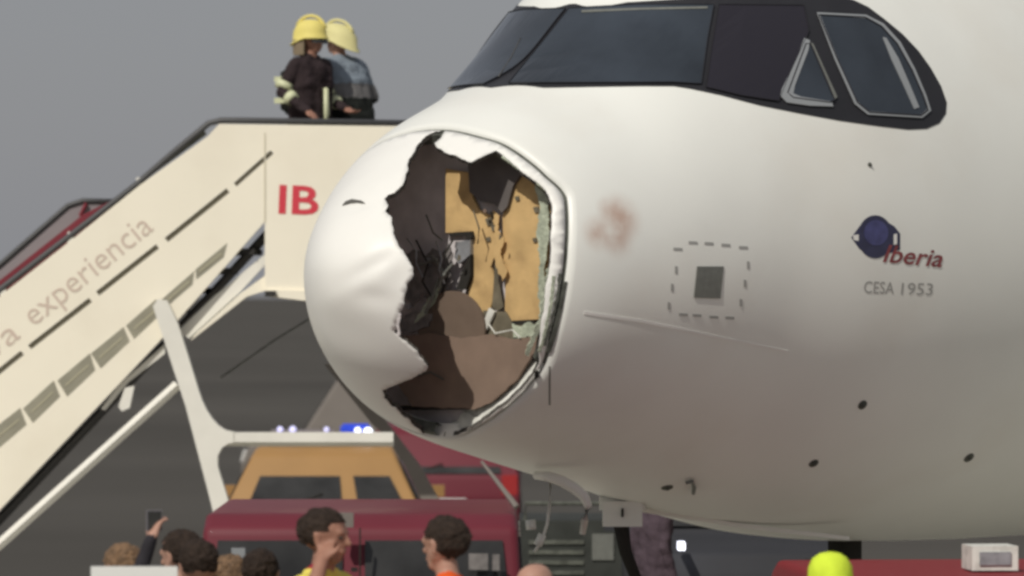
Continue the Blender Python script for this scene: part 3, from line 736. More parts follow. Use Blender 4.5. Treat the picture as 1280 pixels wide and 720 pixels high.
# leaning legs with gussets and the cross beam
plate_y('leg', [(191, 383), (197, 374), (209, 376), (222, 404), (236, 448), (247, 484), (252, 499), (258, 512), (265, 523), (273, 532), (282, 538), (292, 540), (292, 553), (284, 555), (277, 560), (272, 570), (272, 582), (276, 596), (283, 618), (330, 800), (305, 800), (262, 622), (232, 508)], YS - .16, .14, M['white'], stairs)
plate_y('leg', [(405, 455), (425, 455), (450, 490), (478, 520), (505, 556), (524, 580), (552, 630), (600, 800), (570, 800), (528, 626), (505, 580), (484, 548), (465, 530)], YB - .06, .1, M['greybeige'], stairs)  # right leg: shade put into its colour, grey beige instead of white
g = Geo(); a, b_ = px_at(270, 0, YS), px_at(492, 0, YS); zt, zb = px_at(0, 540, YS)[2], px_at(0, 552, YS)[2]
g.box(((a[0] + b_[0]) / 2, YS - .09, (zt + zb) / 2), (b_[0] - a[0], .12, zt - zb)); g.build('cross_beam', M['white'], stairs)
g = Geo(); g.box(((a[0] + b_[0]) / 2, YS + .0, zb - .02), (b_[0] - a[0], .1, .035)); g.build('cross_beam_flange', M['white'], stairs)
# rails on top: dark tube, red strip, panel, white posts
g = Geo(); g.tube([px_at(*p, YS + .02) for p in ((-330, 615), (0, 362), (130, 262), (170, 231), (215, 192), (261, 154), (276, 150.5), (300, 150.5), (520, 154))], .026, 8); g.build('handrail', M['rail'], stairs, True)
plate_y('rail_strip', [(176, 226), (254, 160), (258, 168), (188, 220)], YS + .06, .02, M['gasket'], stairs)
plate_y('red_strip', [(-330, 605), (0, 350), (104, 268), (146, 247), (172, 238), (160, 250), (0, 372), (-330, 628)], YS + .08, .03, M['redrail'], stairs)
plate_y('rail_panel', [(-330, 590), (0, 334), (86, 259), (103, 253), (144, 254), (104, 274), (0, 354), (-330, 608)], YB, .02, M['railglass'], stairs)
g = Geo(); g.tube([px_at(*p, YB) for p in ((-330, 588), (0, 331), (85, 257), (103, 251), (146, 252))], .024, 8); g.build('handrail', M['rail'], stairs, True)
g = Geo(); g.tube([px_at(108, 254, YB - .03), px_at(100, 270, YB - .03)], .018, 6); g.build('rail_post', M['redrail'], stairs)
for x, y in ((4, 372), (88, 301), (174, 233)):
    g = Geo(); g.box(px_at(x, y - 3, YS + .03), (.045, .04, .11)); g.build('rail_post', M['white'], stairs)
# lettering on the stair side
def flat_text(name, txt, x0, y0, x1, y1, h, m, Y, bold=0.0, ref=.7):
    v_, f_ = text_tris(txt, 0, bold); d = np.array([x1 - x0, y1 - y0]); L = np.hypot(*d); d = d / L; up = np.array([d[1], -d[0]])
    p = np.array([x0, y0]) + v_[:, :1] / v_[:, 0].max() * L * d + v_[:, 1:] / ref * h * up
    add(name, [px_at(a, b_, Y) for a, b_ in p], f_, m, side)
flat_text('lettering', 'experiencia', 43, 408, 193, 287, 30, M['letter_grey'], YS - .004, -.004)
flat_text('lettering', 'nueva', -72, 500, 27, 421, 30, M['letter_grey'], YS - .004, -.004)
flat_text('red_lettering', 'IB', 348, 266, 398, 268, 35, M['letter_red'], YS - .004, .02)
# chassis below
g = Geo(); xa, xb = px_at(-150, 0, YS)[0], px_at(620, 0, YS)[0]
g.box(((xa + xb) / 2, YS + .7, .38), (xb - xa, 1.7, .16)); g.build('chassis', M['white'], stairs)
for px_ in (-60, 560):
    for yy in (YS - .12, YB + .1):
        x_ = px_at(px_, 0, YS)[0]; g = Geo(); g.tube([(x_, yy - .1, .27), (x_, yy + .1, .27)], .27, 20); g.build('wheel', M['tyre'], stairs, True)
g = Geo(); g.box((xb - .35, YS + .5, .0 + .22), (.12, .12, .16)); g.build('jack', M['rail'], stairs)

# ------------------------------------------------------------------ people
def capsule(bm, a, b, ra, rb, n=12):
    a, b = Vector(a), Vector(b); d = b - a; L = d.length
    t = d.normalized() if L > 1e-6 else Vector((0, 0, 1)); u = t.orthogonal().normalized(); w = t.cross(u)
    rings = []
    for k in range(1, 5): th = math.pi / 2 * (1 - k / 4); rings.append((a - t * ra * math.sin(th), ra * math.cos(th)))
    for k in range(0, 4): th = math.pi / 2 * (k / 4); rings.append((b + t * rb * math.sin(th), rb * math.cos(th)))
    vs = [[bm.verts.new(c + (u * math.cos(2 * math.pi * i / n) + w * math.sin(2 * math.pi * i / n)) * r) for i in range(n)] for c, r in rings]
    p0, p1 = bm.verts.new(a - t * ra), bm.verts.new(b + t * rb)
    for i in range(n):
        j = (i + 1) % n; bm.faces.new((p0, vs[0][j], vs[0][i])); bm.faces.new((p1, vs[-1][i], vs[-1][j]))
        for k in range(len(vs) - 1): bm.faces.new((vs[k][i], vs[k][j], vs[k + 1][j], vs[k + 1][i]))

def person(label, loc, yaw, height=1.76, mats=None, head=(0, 0), lean=0.0, armL=None, armR=None, hair=None, group=None, hairlen=0, bald=False, vest=None, stripes=(), bulk=1.0, voxel=.010, jacket=False, bare=False, bands=()):
    """Standing figure facing local -Y. mats: skin, top, legs, shoes. arms: (elbow, wrist) in local metres for a 1.76 m figure."""
    k = height / 1.76; P = empty('person', loc, label, 'person', group, yaw)
    caps = []                                   # (a, b, ra, rb, material slot)
    def lz(p):                                  # lean the upper body forward about the hips
        x, y, z = p
        if z > .95: dz = z - .95; y -= math.sin(lean) * dz; z = .95 + dz * math.cos(lean)
        return (x, y, z)
    def C(a, b, ra, rb, m): caps.append((lz(a), lz(b), ra, rb, m))
    B_ = bulk
    C((-.08, 0, .95), (.08, 0, .95), .118 * B_, .118 * B_, 2); C((-.07, 0, 1.1), (.07, 0, 1.1), .112 * B_, .112 * B_, 1)
    C((-.09, -.005, 1.26), (.09, -.005, 1.26), .125 * B_, .125 * B_, 1); C((-.12, .005, 1.38), (.12, .005, 1.38), .098 * B_, .098 * B_, 1); C((0, 0, 1.0), (0, 0, 1.35), .125 * B_, .12 * B_, 1)
    for s_ in (-1, 1): C((s_ * .085, 0, 1.0 if not jacket else .90), (s_ * .115, .0, 1.36), .112 * B_ * (1.1 if jacket else 1), .106 * B_, 1)
    C((0, -.02, 1.0), (0, -.025, 1.36), .115 * B_, .108 * B_, 1)
    C((-.165, .005, 1.415), (.165, .005, 1.415), .068 * B_, .068 * B_, 1); C((-.05, .01, 1.45), (.05, .01, 1.45), .07, .07, 1)
    for s_ in (-1, 1):
        C((s_ * .095, 0, .92), (s_ * .115, -.015, .50), .098, .064, 2); C((s_ * .115, -.015, .50), (s_ * .12, .02, .10), .062, .045, 2)
        C((s_ * .12, .03, .05), (s_ * .135, -.15, .04), .046, .040, 3)
        el, wr = (armL if s_ < 0 else armR) or ((s_ * .25, .03, 1.13), (s_ * .26, -.06, .89))
        sh = (s_ * .19, .005, 1.41)
        C(sh, el, .060 * B_, .047 * B_, 1); C(el, wr, .046 * B_, .033 if not jacket else .042, 0 if bare else 1)
        e_, w_ = Vector(el), Vector(wr); d = (w_ - e_).normalized(); sd = Vector((0, 1, 0)) if abs(d.y) < .8 else Vector((1, 0, 0)); sd = (sd - d * sd.dot(d)).normalized(); nn = d.cross(sd)
        pc = w_ + d * .05; C(tuple(w_ + d * .01), tuple(w_ + d * .025), .026, .028, 0)
        for q_ in (-.024, -.008, .008, .024): C(tuple(w_ + d * .03 + sd * q_), tuple(w_ + d * .085 + sd * q_), .017, .014, 0)
        for i, (q_, ln) in enumerate(zip((-.033, -.011, .011, .031), (.062, .075, .070, .052))):
            b0 = w_ + d * .09 + sd * q_; b1 = b0 + d * ln * .5 + nn * .012 * s_; b2 = b1 + d * ln * .35 + nn * .028 * s_
            C(tuple(b0), tuple(b1), .0095, .009, 0); C(tuple(b1), tuple(b2), .009, .0075, 0)
        t0 = w_ + d * .035 - sd * .03; t1 = t0 - sd * .03 + d * .03; t2 = t1 - sd * .006 + d * .032
        C(tuple(t0), tuple(t1), .013, .011, 0); C(tuple(t1), tuple(t2), .011, .009, 0)
    hy, hp = head; R_ = Matrix.Rotation(hy, 3, 'Z') @ Matrix.Rotation(hp, 3, 'X'); hc = Vector((0, 0, 1.56))
    def Hd(p): return lz(tuple(hc + R_ @ (Vector(p) - hc)))
    def CH(a, b, ra, rb, m): caps.append((Hd(a), Hd(b), ra, rb, m))
    C((0, .012, 1.44), (0, 0, 1.55), .056, .052, 0)
    CH((0, .03, 1.665), (0, -.005, 1.675), .088, .086, 0); CH((0, -.03, 1.635), (0, -.045, 1.585), .068, .052, 0); CH((-.022, -.052, 1.553), (.022, -.052, 1.553), .030, .030, 0)
    CH((-.045, -.01, 1.60), (-.02, -.04, 1.56), .036, .03, 0); CH((.045, -.01, 1.60), (.02, -.04, 1.56), .036, .03, 0)
    CH((0, -.098, 1.645), (0, -.116, 1.613), .010, .015, 0); CH((-.04, -.083, 1.662), (.04, -.083, 1.662), .016, .016, 0)
    CH((-.018, -.094, 1.578), (.018, -.094, 1.578), .009, .009, 0)
    for s_ in (-1, 1): CH((s_ * .086, .008, 1.655), (s_ * .083, .004, 1.61), .017, .012, 0)
    bm = bmesh.new()
    for a, b_, ra, rb, m in caps: capsule(bm, a, b_, ra, rb)
    me_ = bpy.data.meshes.new('body'); bm.to_mesh(me_); bm.free()
    tmp = bpy.data.objects.new('body', me_); COL.objects.link(tmp)
    r_ = tmp.modifiers.new('r', 'REMESH'); r_.mode = 'VOXEL'; r_.voxel_size = voxel
    sm = tmp.modifiers.new('s', 'SMOOTH'); sm.factor = .5; sm.iterations = 3
    dg = bpy.context.evaluated_depsgraph_get(); m2 = bpy.data.meshes.new_from_object(tmp.evaluated_get(dg))
    bpy.data.objects.remove(tmp); bpy.data.meshes.remove(me_)
    n_ = len(m2.polygons); ctr = np.zeros(n_ * 3); m2.polygons.foreach_get('center', ctr); ctr = ctr.reshape(-1, 3)
    best = np.full(n_, 1e9); slot = np.zeros(n_, int)
    for a, b_, ra, rb, m in caps:
        a, b_ = np.array(a), np.array(b_); ab = b_ - a; t = np.clip(((ctr - a) @ ab) / (ab @ ab + 1e-9), 0, 1)
        d = np.linalg.norm(ctr - a - t[:, None] * ab, axis=1) - (ra + (rb - ra) * t); u = d < best; best[u] = d[u]; slot[u] = m
    if vest is not None:
        u = (slot == 1) & (np.abs(ctr[:, 0]) < .20) & (ctr[:, 2] > 1.0) & (ctr[:, 2] < 1.50); slot[u] = 4
    for z0, z1, sl_ in bands:
        u = (slot == 1) & (ctr[:, 2] > z0) & (ctr[:, 2] < z1); slot[u] = sl_
    for z0, z1 in stripes:
        u = ((slot == 1) | (slot == 4)) & (ctr[:, 2] > z0) & (ctr[:, 2] < z1); slot[u] = 5
    m2.materials.clear()
    for x in (*mats, vest or mats[1], M['stripe'], M['grey_cloth']): m2.materials.append(x)
    m2.polygons.foreach_set('material_index', slot.astype(np.int32)); m2.polygons.foreach_set('use_smooth', np.ones(n_, bool))
    vs_ = np.zeros(len(m2.polygons), int); cloth = set()
    for p_ in m2.polygons:
        if slot[p_.index] in (1, 2, 4): cloth.update(p_.vertices)
    nv_ = len(m2.vertices); co_ = np.zeros(nv_ * 3); m2.vertices.foreach_get('co', co_); co_ = co_.reshape(-1, 3)
    no_ = np.zeros(nv_ * 3); m2.vertex_normals.foreach_get('vector', no_); no_ = no_.reshape(-1, 3)
    for vi_ in cloth:
        x, y, z = co_[vi_]
        if z < 1.47: co_[vi_] += no_[vi_] * (mnoise.noise(Vector((x * 9, y * 9, z * 16))) * .012 + mnoise.noise(Vector((x, y, z)) * 34) * .004)
    m2.vertices.foreach_set('co', co_.ravel()); m2.update()
    m2.transform(Matrix.Scale(k, 4)); m2.name = 'body'
    body = bpy.data.objects.new('body', m2); COL.objects.link(body); body.parent = P
    for s_ in (-1, 1):
        g_ = Geo(); e = np.array(Hd((s_ * .034, -.080, 1.642))) * k; e2 = np.array(Hd((s_ * .034, -.093, 1.642))) * k; g_.tube([e, e2], [.011 * k, .007 * k], 8); g_.build('eye', M['eye'], P, local=True)
    hm = Matrix.Translation(hc * k) @ R_.to_4x4() @ Matrix.Translation(-hc * k)
    def head_pt(p): return np.array(Vector(Hd(tuple(Vector(p))))) * k
    P['_'] = 0; del P['_']
    if hair is not None and not bald:
        bm = bmesh.new(); bmesh.ops.create_icosphere(bm, subdivisions=4, radius=1)
        low_ = 1.60 - hairlen
        kill = []
        for v_ in bm.verts:
            n0 = v_.co.copy(); rr_ = .985 + .09 * mnoise.noise(n0 * 3.1 + Vector((k * 37, k * 91, 0))) + .07 * mnoise.noise(n0 * 7.5) + random.uniform(-.008, .012)
            p = Vector((0, .018, 1.672)) + Vector((n0.x * .096, n0.y * .118, n0.z * .102)) * rr_
            lim = 1.70 if p.y < -.055 else (1.665 if p.y < -.01 else low_)
            if p.z < lim: kill.append(v_)
            v_.co = Vector(head_pt(p))
        bmesh.ops.delete(bm, geom=kill, context='VERTS')
        bmesh.ops.solidify(bm, geom=bm.faces, thickness=.008)
        hm_ = bpy.data.meshes.new('hair'); bm.to_mesh(hm_); bm.free(); hm_.materials.append(hair)
        ho = bpy.data.objects.new('hair', hm_); COL.objects.link(ho); ho.parent = P
    return P, head_pt, k

def fire_helmet(P, head_pt, k, m, flap=True):
    g_ = Geo(); N_ = 28
    prof = [(.0, .140), (.05, .133), (.085, .114), (.110, .080), (.120, .038), (.124, -.002), (.140, -.022), (.142, -.030), (.118, -.022)]
    vs = []; fs = []
    for r_, z_ in prof:
        for i in range(N_):
            a = 2 * math.pi * i / N_; back = max(0, math.sin(a)); ex = 1.0 + (.10 * back if z_ < .05 else 0)
            vs.append(head_pt((r_ * math.cos(a), .01 + r_ * 1.14 * math.sin(a) * ex, 1.665 + z_ - (.055 * back if z_ < .01 else 0))))
    for j in range(len(prof) - 1):
        for i in range(N_): fs.append((j * N_ + i, j * N_ + (i + 1) % N_, (j + 1) * N_ + (i + 1) % N_, (j + 1) * N_ + i))
    g_.put(vs, fs); ho = g_.build('helmet', m, P, True, True)
    g_ = Geo(); g_.tube([head_pt((0, .01 - .145 * math.cos(t), 1.67 + .165 * math.sin(t))) for t in np.linspace(.35, 2.6, 9)], .014, 6); g_.build('helmet_ridge', m, ho, True, True)
    g_ = Geo(); pts = [head_pt((.13 * math.cos(a), .01 + .148 * math.sin(a), 1.655)) for a in np.linspace(math.pi * 1.12, math.pi * 1.88, 10)]; p2 = [head_pt((.122 * math.cos(a), .0 + .15 * math.sin(a), 1.60)) for a in np.linspace(math.pi * 1.12, math.pi * 1.88, 10)]
    g_.put(pts + p2, [(i, i + 1, 11 + i, 10 + i) for i in range(9)]); v_ = g_.build('visor', M['carglass'], ho, True, True, recalc=False)
    if flap:
        g_ = Geo(); an = np.linspace(-.1, math.pi + .1, 12); a1 = [head_pt((.125 * math.cos(a), .03 + .135 * math.sin(a), 1.63)) for a in an]; a2 = [head_pt((.115 * math.cos(a), .03 + .125 * math.sin(a), 1.50)) for a in an]
        g_.put(a1 + a2, [(i, i + 1, 13 + i, 12 + i) for i in range(11)]); g_.build('neck_flap', M['tan_cloth'], ho, True, True, recalc=False)

zp = px_at(0, 290, YS)[2]
FG = 'firefighters on the stair platform'
# left firefighter: dark coat, air set on the back, pale sleeve stripes, facing right
P, hp_, k = person('firefighter in dark maroon coat with striped sleeve, left one on the stair platform', tuple(px_at(387, 0, 44.6) * [1, 1, 0] + [0, 0, zp]), math.radians(50), 1.76, (M['skin_dark'], M['maroon_cloth'], M['black_cloth'], M['black_cloth']), (.35, 0), .03, ((-.30, .05, 1.18), (-.28, -.22, 1.02)), ((.27, .06, 1.15), (.24, -.2, 1.05)), None, FG, bulk=1.06, jacket=True)
fire_helmet(P, hp_, k, M['helmet'])
g = Geo(); g.tube([(-.02, .19, 1.02), (-.02, .20, 1.05), (-.02, .20, 1.36), (-.02, .19, 1.40)], [.05, .085, .085, .05], 16); at_ = g.build('air_tank', M['black_cloth'], P, True, True)
for z_ in (1.30, 1.12): g = Geo(); g.box((-.02, .2, z_), (.20, .19, .045)); g.build('tank_strap', M['stripe'], at_, local=True)
g = Geo(); g.tube([(-.262, .04, 1.26), (-.285, .05, 1.21)], [.074, .072], 14); g.build('sleeve_stripe', M['stripe'], P, True, True)
g = Geo(); g.tube([(-.295, -.03, 1.145), (-.29, -.08, 1.11)], [.064, .060], 14); g.build('sleeve_stripe', M['stripe'], P, True, True)
g = Geo(); g.tube([(.255, .05, 1.22), (.262, .03, 1.17)], [.070, .066], 14); g.tube([(.262, -.04, 1.12), (.255, -.09, 1.10)], [.060, .056], 14); g.build('sleeve_stripe', M['stripe'], P, True, True)
g = Geo(); g.tube([(.0, -.165, .80), (.01, -.185, 1.0), (.01, -.175, 1.22)], [.022, .024, .02], 8); g.build('coat_stripe', M['stripe'], P, True, True)
# right firefighter: slate jacket, leaning towards the other
P, hp_, k = person('firefighter in slate blue jacket seen from behind, right one on the stair platform', tuple(px_at(441, 0, 45.0) * [1, 1, 0] + [0, 0, zp]), math.radians(-136), 1.80, (M['skin'], M['slate_cloth'], M['black_cloth'], M['black_cloth']), (.3, -.25), .30, ((-.31, -.03, 1.16), (-.22, -.25, 1.02)), ((.33, -.02, 1.17), (.24, -.22, 1.04)), None, FG, bulk=1.14, jacket=True, bands=((0, 1.13, 2), (1.13, 1.25, 6)))
fire_helmet(P, hp_, k, M['helmet_pale'], False)
g = Geo(); g.tube([(-.10, -.10, .90), (-.115, -.09, .55)], [.030, .026], 8); g.build('trouser_stripe', M['stripe'], P, True, True)

# crowd along the bottom edge
def at_px(x, ytop, height, Y):
    """ground position so that a figure of this height has its crown near row ytop"""
    return px_at(x, 0, Y) * [1, 1, 0]
S_ = lambda d: math.radians(d)
# man facing right with a hand to his ear
person('dark haired man in yellow hi-vis vest looking right in front of the red van', tuple(at_px(398, 0, 0, 25.2)), S_(62), 1.88, (M['skin_dark'], M['red_cloth'], M['navy_cloth'], M['black_cloth']), (.15, .02), .05, ((-.33, -.10, 1.28), (-.13, -.06, 1.53)), ((.27, .02, 1.15), (.22, -.25, 1.1)), M['hair_dark'], vest=M['yellow_cloth'], bare=True)
person('dark haired person in orange hi-vis jacket before the red van', tuple(at_px(566, 0, 0, 25.0)), S_(-100), 1.85, (M['skin'], M['orange_cloth'], M['navy_cloth'], M['black_cloth']), (-.5, .05), .05, None, None, M['hair_dark'], hairlen=.03)
person('bald person at the lower edge right of the red van', tuple(at_px(668, 0, 0, 25.0)), S_(150), 1.635, (M['skin'], M['grey_cloth'], M['navy_cloth'], M['black_cloth']), (0, .15), 0, None, None, None, bald=True)
person('dark haired person in black seen from behind before the left van window', tuple(at_px(326, 0, 0, 25.5)), S_(170), 1.67, (M['skin'], M['navy_cloth'], M['navy_cloth'], M['black_cloth']), (0, 0), 0, None, None, M['hair_dark'], hairlen=.05)
person('person in grey with face turned left behind the raised phone', tuple(at_px(230, 0, 0, 26.1)), S_(-115), 1.735, (M['skin'], M['grey_cloth'], M['navy_cloth'], M['black_cloth']), (-.2, .1), .02, None, None, M['hair_dark'])
person('person in dark jacket half hidden at the left corner of the red van', tuple(at_px(287, 0, 0, 25.9)), S_(110), 1.62, (M['skin'], M['black_cloth'], M['navy_cloth'], M['black_cloth']), (.3, .1), .02, None, None, M['hair_brown'])
person('person in mauve top standing below the belly between the strut and the lit lamp', tuple(at_px(816, 0, 0, 38.2)), S_(120), 1.70, (M['skin'], M['mauve_cloth'], M['mauve_cloth'], M['black_cloth']), (0, 0), 0, ((-.22, .03, 1.13), (-.2, -.06, .89)), ((.22, .03, 1.13), (.2, -.06, .89)), M['hair_dark'], bulk=.86)
# person in dark top raising a phone towards the stairs
P, hp_, k = person('person in dark clothes raising a phone at the left of the red van', tuple(at_px(252, 0, 0, 25.2)), S_(215), 1.73, (M['skin'], M['navy_cloth'], M['navy_cloth'], M['black_cloth']), (-.3, .1), .04, ((-.24, -.04, 1.12), (-.2, -.2, 1.0)), ((.31, -.12, 1.50), (.16, -.18, 1.76)), M['hair_dark'])
hand = Matrix.Rotation(S_(215), 3, 'Z') @ (Vector((.13, -.23, 1.855)) * k) + P.location
ph_ = empty('phone', tuple(hand), 'grey phone held up by the person in dark clothes', 'phone', None, .3)
g = Geo(); g.box((0, 0, 0), (.075, .012, .10)); pb = g.build('case', M['phone'], ph_, local=True)
g = Geo(); g.box((0, -.0075, 0), (.066, .003, .09)); g.build('screen', M['carglass'], ph_, local=True)
person('brown haired person in tan top by the white board at lower left', tuple(at_px(172, 0, 0, 25.4)), S_(-120), 1.70, (M['skin'], M['tan_cloth'], M['navy_cloth'], M['black_cloth']), (-.3, .25), .1, ((-.30, -.02, 1.20), (-.16, -.30, 1.34)), ((.34, -.05, 1.22), (.22, -.28, 1.38)), M['hair_brown'], hairlen=.05)
P, hp_, k = person('worker in lime yellow hood at the lower edge below the belly', tuple(at_px(1037, 0, 0, 25.6)), S_(190), 1.63, (M['skin'], M['lime_cloth'], M['navy_cloth'], M['black_cloth']), (0, .1), 0, None, None, None, bald=True, bulk=1.1)
g = Geo(); N_ = 20; vs = []; fs = []
pr = [(0, .118), (.05, .11), (.09, .085), (.112, .04), (.118, -.02), (.112, -.08), (.10, -.14)]
for r_, z_ in pr:
    for i in range(N_):
        a = 2 * math.pi * i / N_; rn = r_ * (1 + .09 * mnoise.noise(Vector((3 * math.cos(a), 3 * math.sin(a), z_ * 22)))); vs.append(hp_((rn * math.cos(a), .022 + rn * 1.12 * math.sin(a), 1.675 + z_)))
for j in range(len(pr) - 1):
    for i in range(N_):
        am = 2 * math.pi * (i + .5) / N_
        if j >= 3 and math.sin(am) < -.55: continue
        fs.append((j * N_ + i, j * N_ + (i + 1) % N_, (j + 1) * N_ + (i + 1) % N_, (j + 1) * N_ + i))
g.put(vs, fs); g.build('hood', M['lime_cloth'], P, True, True)

# ------------------------------------------------------------------ vehicles
def vehicle(name, label, cat, loc, yaw, w, l, h, paint, belt=.56, rear_in=.25, front_in=.9, tumble=.16, panes_rear=1, lamp=None, clear=.22, rear_low=0.0, head=False, hood=True, ptop=.88, rails=True, sidewin=True):
    """Car or van, rear towards local -Y. Body shell from a side profile, then doors of glass, lamps and wheels."""
    V = empty(name, loc, label, cat, None, yaw); zb = clear + (h - clear) * belt
    hl = l / 2; hood_y = hl - (l * .26 if hood else .1)
    prof = [(-hl, clear + .08), (-hl - .02, zb * .75), (-hl + .03, zb), (-hl + rear_in, h - .07), (-hl + rear_in + .14, h), (hood_y - front_in * .55 - .12, h), (hood_y - front_in * .55, h - .05), (hood_y + .05, zb), (hl - .1, zb - .10), (hl, zb * .72), (hl, clear + .06), (hl - .1, clear), (-hl + .1, clear)]
    def hw(z): return w / 2 * (1 - (tumble * (z - zb) / (h - zb) if z > zb else .03 * (zb - z)))
    bm = bmesh.new(); L = [bm.verts.new((-hw(z), y, z)) for y, z in prof]; R_ = [bm.verts.new((hw(z), y, z)) for y, z in prof]
    n_ = len(prof)
    for i in range(n_): bm.faces.new((L[i], L[(i + 1) % n_], R_[(i + 1) % n_], R_[i]))
    bm.faces.new(L[::-1]); bm.faces.new(R_)
    bmesh.ops.recalc_face_normals(bm, faces=bm.faces)
    bmesh.ops.bevel(bm, geom=list(bm.edges), offset=.045, segments=3, profile=.6, affect='EDGES', clamp_overlap=True)
    me_ = bpy.data.meshes.new('body'); bm.to_mesh(me_); bm.free(); me_.materials.append(paint); me_.polygons.foreach_set('use_smooth', np.ones(len(me_.polygons), bool))
    bo = bpy.data.objects.new('body', me_); COL.objects.link(bo); bo.parent = V
    def slab(nm, quad, m, out, th=.02, par=None):
        q_ = [np.array(p, float) for p in quad]; nn = np.cross(q_[1] - q_[0], q_[3] - q_[0]); nn /= np.linalg.norm(nn)
        if nn @ np.array(out) < 0: nn = -nn
        g_ = Geo(); a = [p + nn * .012 for p in q_]; b2 = [p - nn * th for p in q_]
        g_.put(a + b2, [(0, 1, 2, 3), (7, 6, 5, 4), (0, 4, 5, 1), (1, 5, 6, 2), (2, 6, 7, 3), (3, 7, 4, 0)]); return g_.build(nm, m, par or V, local=True)
    # rear glass, split as asked: list of (fraction from, fraction to)
    y0, z0, y1, z1 = -hl + .03, zb, -hl + rear_in, h - .07
    def rp(fx, fz): z = z0 + (z1 - z0) * fz; y = y0 + (y1 - y0) * fz; return (hw(z) * (fx * 2 - 1), y - .004, z)
    for a, b2 in (panes_rear if isinstance(panes_rear, list) else [(.1, .9)]):
        slab('rear_window', [rp(a, .06 - rear_low), rp(b2, .06 - rear_low), rp(b2 if b2 < .9 else b2 - .02, ptop), rp(a if a > .1 else a + .02, ptop)], M['carglass'], (0, -1, 0))
    g_ = Geo(); g_.tube([rp(.35, .10), (rp(.5, .3)[0], rp(.5, .3)[1] - .03, rp(.5, .3)[2])], .01, 6); g_.build('wiper', M['dark'], V, local=True)
    # windscreen and side glass
    fy0, fz0, fy1, fz1 = hood_y + .05, zb, hood_y - front_in * .55, h - .05
    slab('windscreen', [(-hw(fz0) * .88, fy0 - .03, fz0 + .06), (hw(fz0) * .88, fy0 - .03, fz0 + .06), (hw(fz1) * .88, fy1 + .03, fz1 - .05), (-hw(fz1) * .88, fy1 + .03, fz1 - .05)], M['carglass'], (0, 1, .5))
    yA, yB = -hl + rear_in + .12, hood_y - front_in * .55 - .08
    cuts = np.linspace(yA, yB, 4)
    for s_ in (-1, 1):
        for i in range(3 if sidewin else 0):
            za, zc = zb + .04, h - .12; ya, yb_ = cuts[i] + .04, cuts[i + 1] - .04; ext = .22 if i == 2 else 0
            slab('side_window', [(s_ * hw(za), ya - (.06 if i == 0 else 0), za), (s_ * hw(za), yb_ + ext, za), (s_ * hw(zc), yb_, zc), (s_ * hw(zc), ya, zc)], M['carglass'], (s_, 0, 0))
        g_ = Geo(); g_.box((s_ * (w / 2 + .09), hood_y - .25, zb + .08), (.16, .10, .12)); g_.build('mirror', paint, V, local=True)
        slab('tail_lamp', [(s_ * w * .48, -hl - .005, zb * .78), (s_ * w * .38, -hl - .005, zb * .78), (s_ * w * .38, -hl + .02, zb * 1.02), (s_ * w * .48, -hl + .02, zb * 1.02)], M['tail'], (0, -1, 0))
        slab('headlight', [(s_ * w * .46, hl - .0, zb * .74), (s_ * w * .30, hl - .0, zb * .74), (s_ * w * .30, hl - .04, zb * .86), (s_ * w * .46, hl - .04, zb * .86)], M['carglass'] if head else M['plate'], (0, 1, 0))
        if rails: g_ = Geo(); g_.tube([(s_ * hw(h) * .86, -hl + rear_in + .2, h + .03), (s_ * hw(h) * .86, hood_y - front_in * .55 - .25, h + .03)], .018, 6); g_.build('roof_rail', M['rail'], V, local=True)
        for yy in (-hl + l * .19, hl - l * .19):
            g_ = Geo(); xw = s_ * (w / 2 - .09); g_.tube([(xw - .1, yy, .33), (xw - .08, yy, .33), (xw + .08, yy, .33), (xw + .1, yy, .33)], [.29, .33, .33, .29], 24); wh_ = g_.build('wheel', M['tyre'], V, True, True)
            g_ = Geo(); g_.tube([(xw - .103, yy, .33), (xw + .103, yy, .33)], .19, 16); g_.build('rim', M['rim'], wh_, local=True)
    slab('number_plate', [(-.26, -hl - .022, zb * .62), (.26, -hl - .022, zb * .62), (.26, -hl - .022, zb * .62 + .11), (-.26, -hl - .022, zb * .62 + .11)], M['plate'], (0, -1, 0))
    g_ = Geo(); g_.box((0, -hl - .05, clear + .16), (w * .94, .12, .18)); g_.build('bumper', M['dark'], V, local=True)
    return V, h, hl, rear_in

V, h_, hl_, ri = vehicle('fire_van', 'red fire service van parked rear-on under the smashed nose', 'van', tuple(px_at(449, 0, 26.4) * [1, 1, 0] + [0, 1.95, 0]), 0, 1.66, 3.8, 1.80, M['redcar'], .56, .16, panes_rear=[(.03, .445), (.515, .97)], tumble=.05, ptop=.90, rails=False)
def rear_bit(nm, px, py, wpx, hpx, m, th=.02, Y=26.42):
    c_ = px_at(px, py, Y) - np.array(V.location); sc = Y / F; g = Geo(); g.box(c_, (wpx * sc, th, hpx * sc)); return g.build(nm, M[m], V, local=True)
rear_bit('lamp_housing', 430, 650, 24, 18, 'greybeige', .05); rear_bit('door_seam', 450, 705, 2, 90, 'dark'); rear_bit('handle', 443, 712, 8, 5, 'dark', .05)
rear_bit('window_sticker', 598, 702, 24, 20, 'liner', .02, 26.46); rear_bit('window_sticker', 620, 703, 9, 20, 'liner', .02, 26.46); rear_bit('window_sticker', 298, 692, 17, 14, 'pale_grey', .02, 26.46)
g = Geo(); g.tube([px_at(646, 634, 26.6) - np.array(V.location), px_at(602, 577, 26.8) - np.array(V.location)], [.016, .008], 6); g.build('antenna', M['greybeige'], V, local=True)
V, h_, hl_, ri = vehicle('airport_car', 'orange yellow airport car with blue roof lights behind the stair leg', 'car', tuple(px_at(402, 0, 51) * [1, 1, 0] + [0, 2.4, 0]), 0, 1.95, 4.4, 1.42, M['yellowcar'], .50, .45, panes_rear=[(.12, .60), (.68, .92)], tumble=.32, ptop=.60, rails=False)
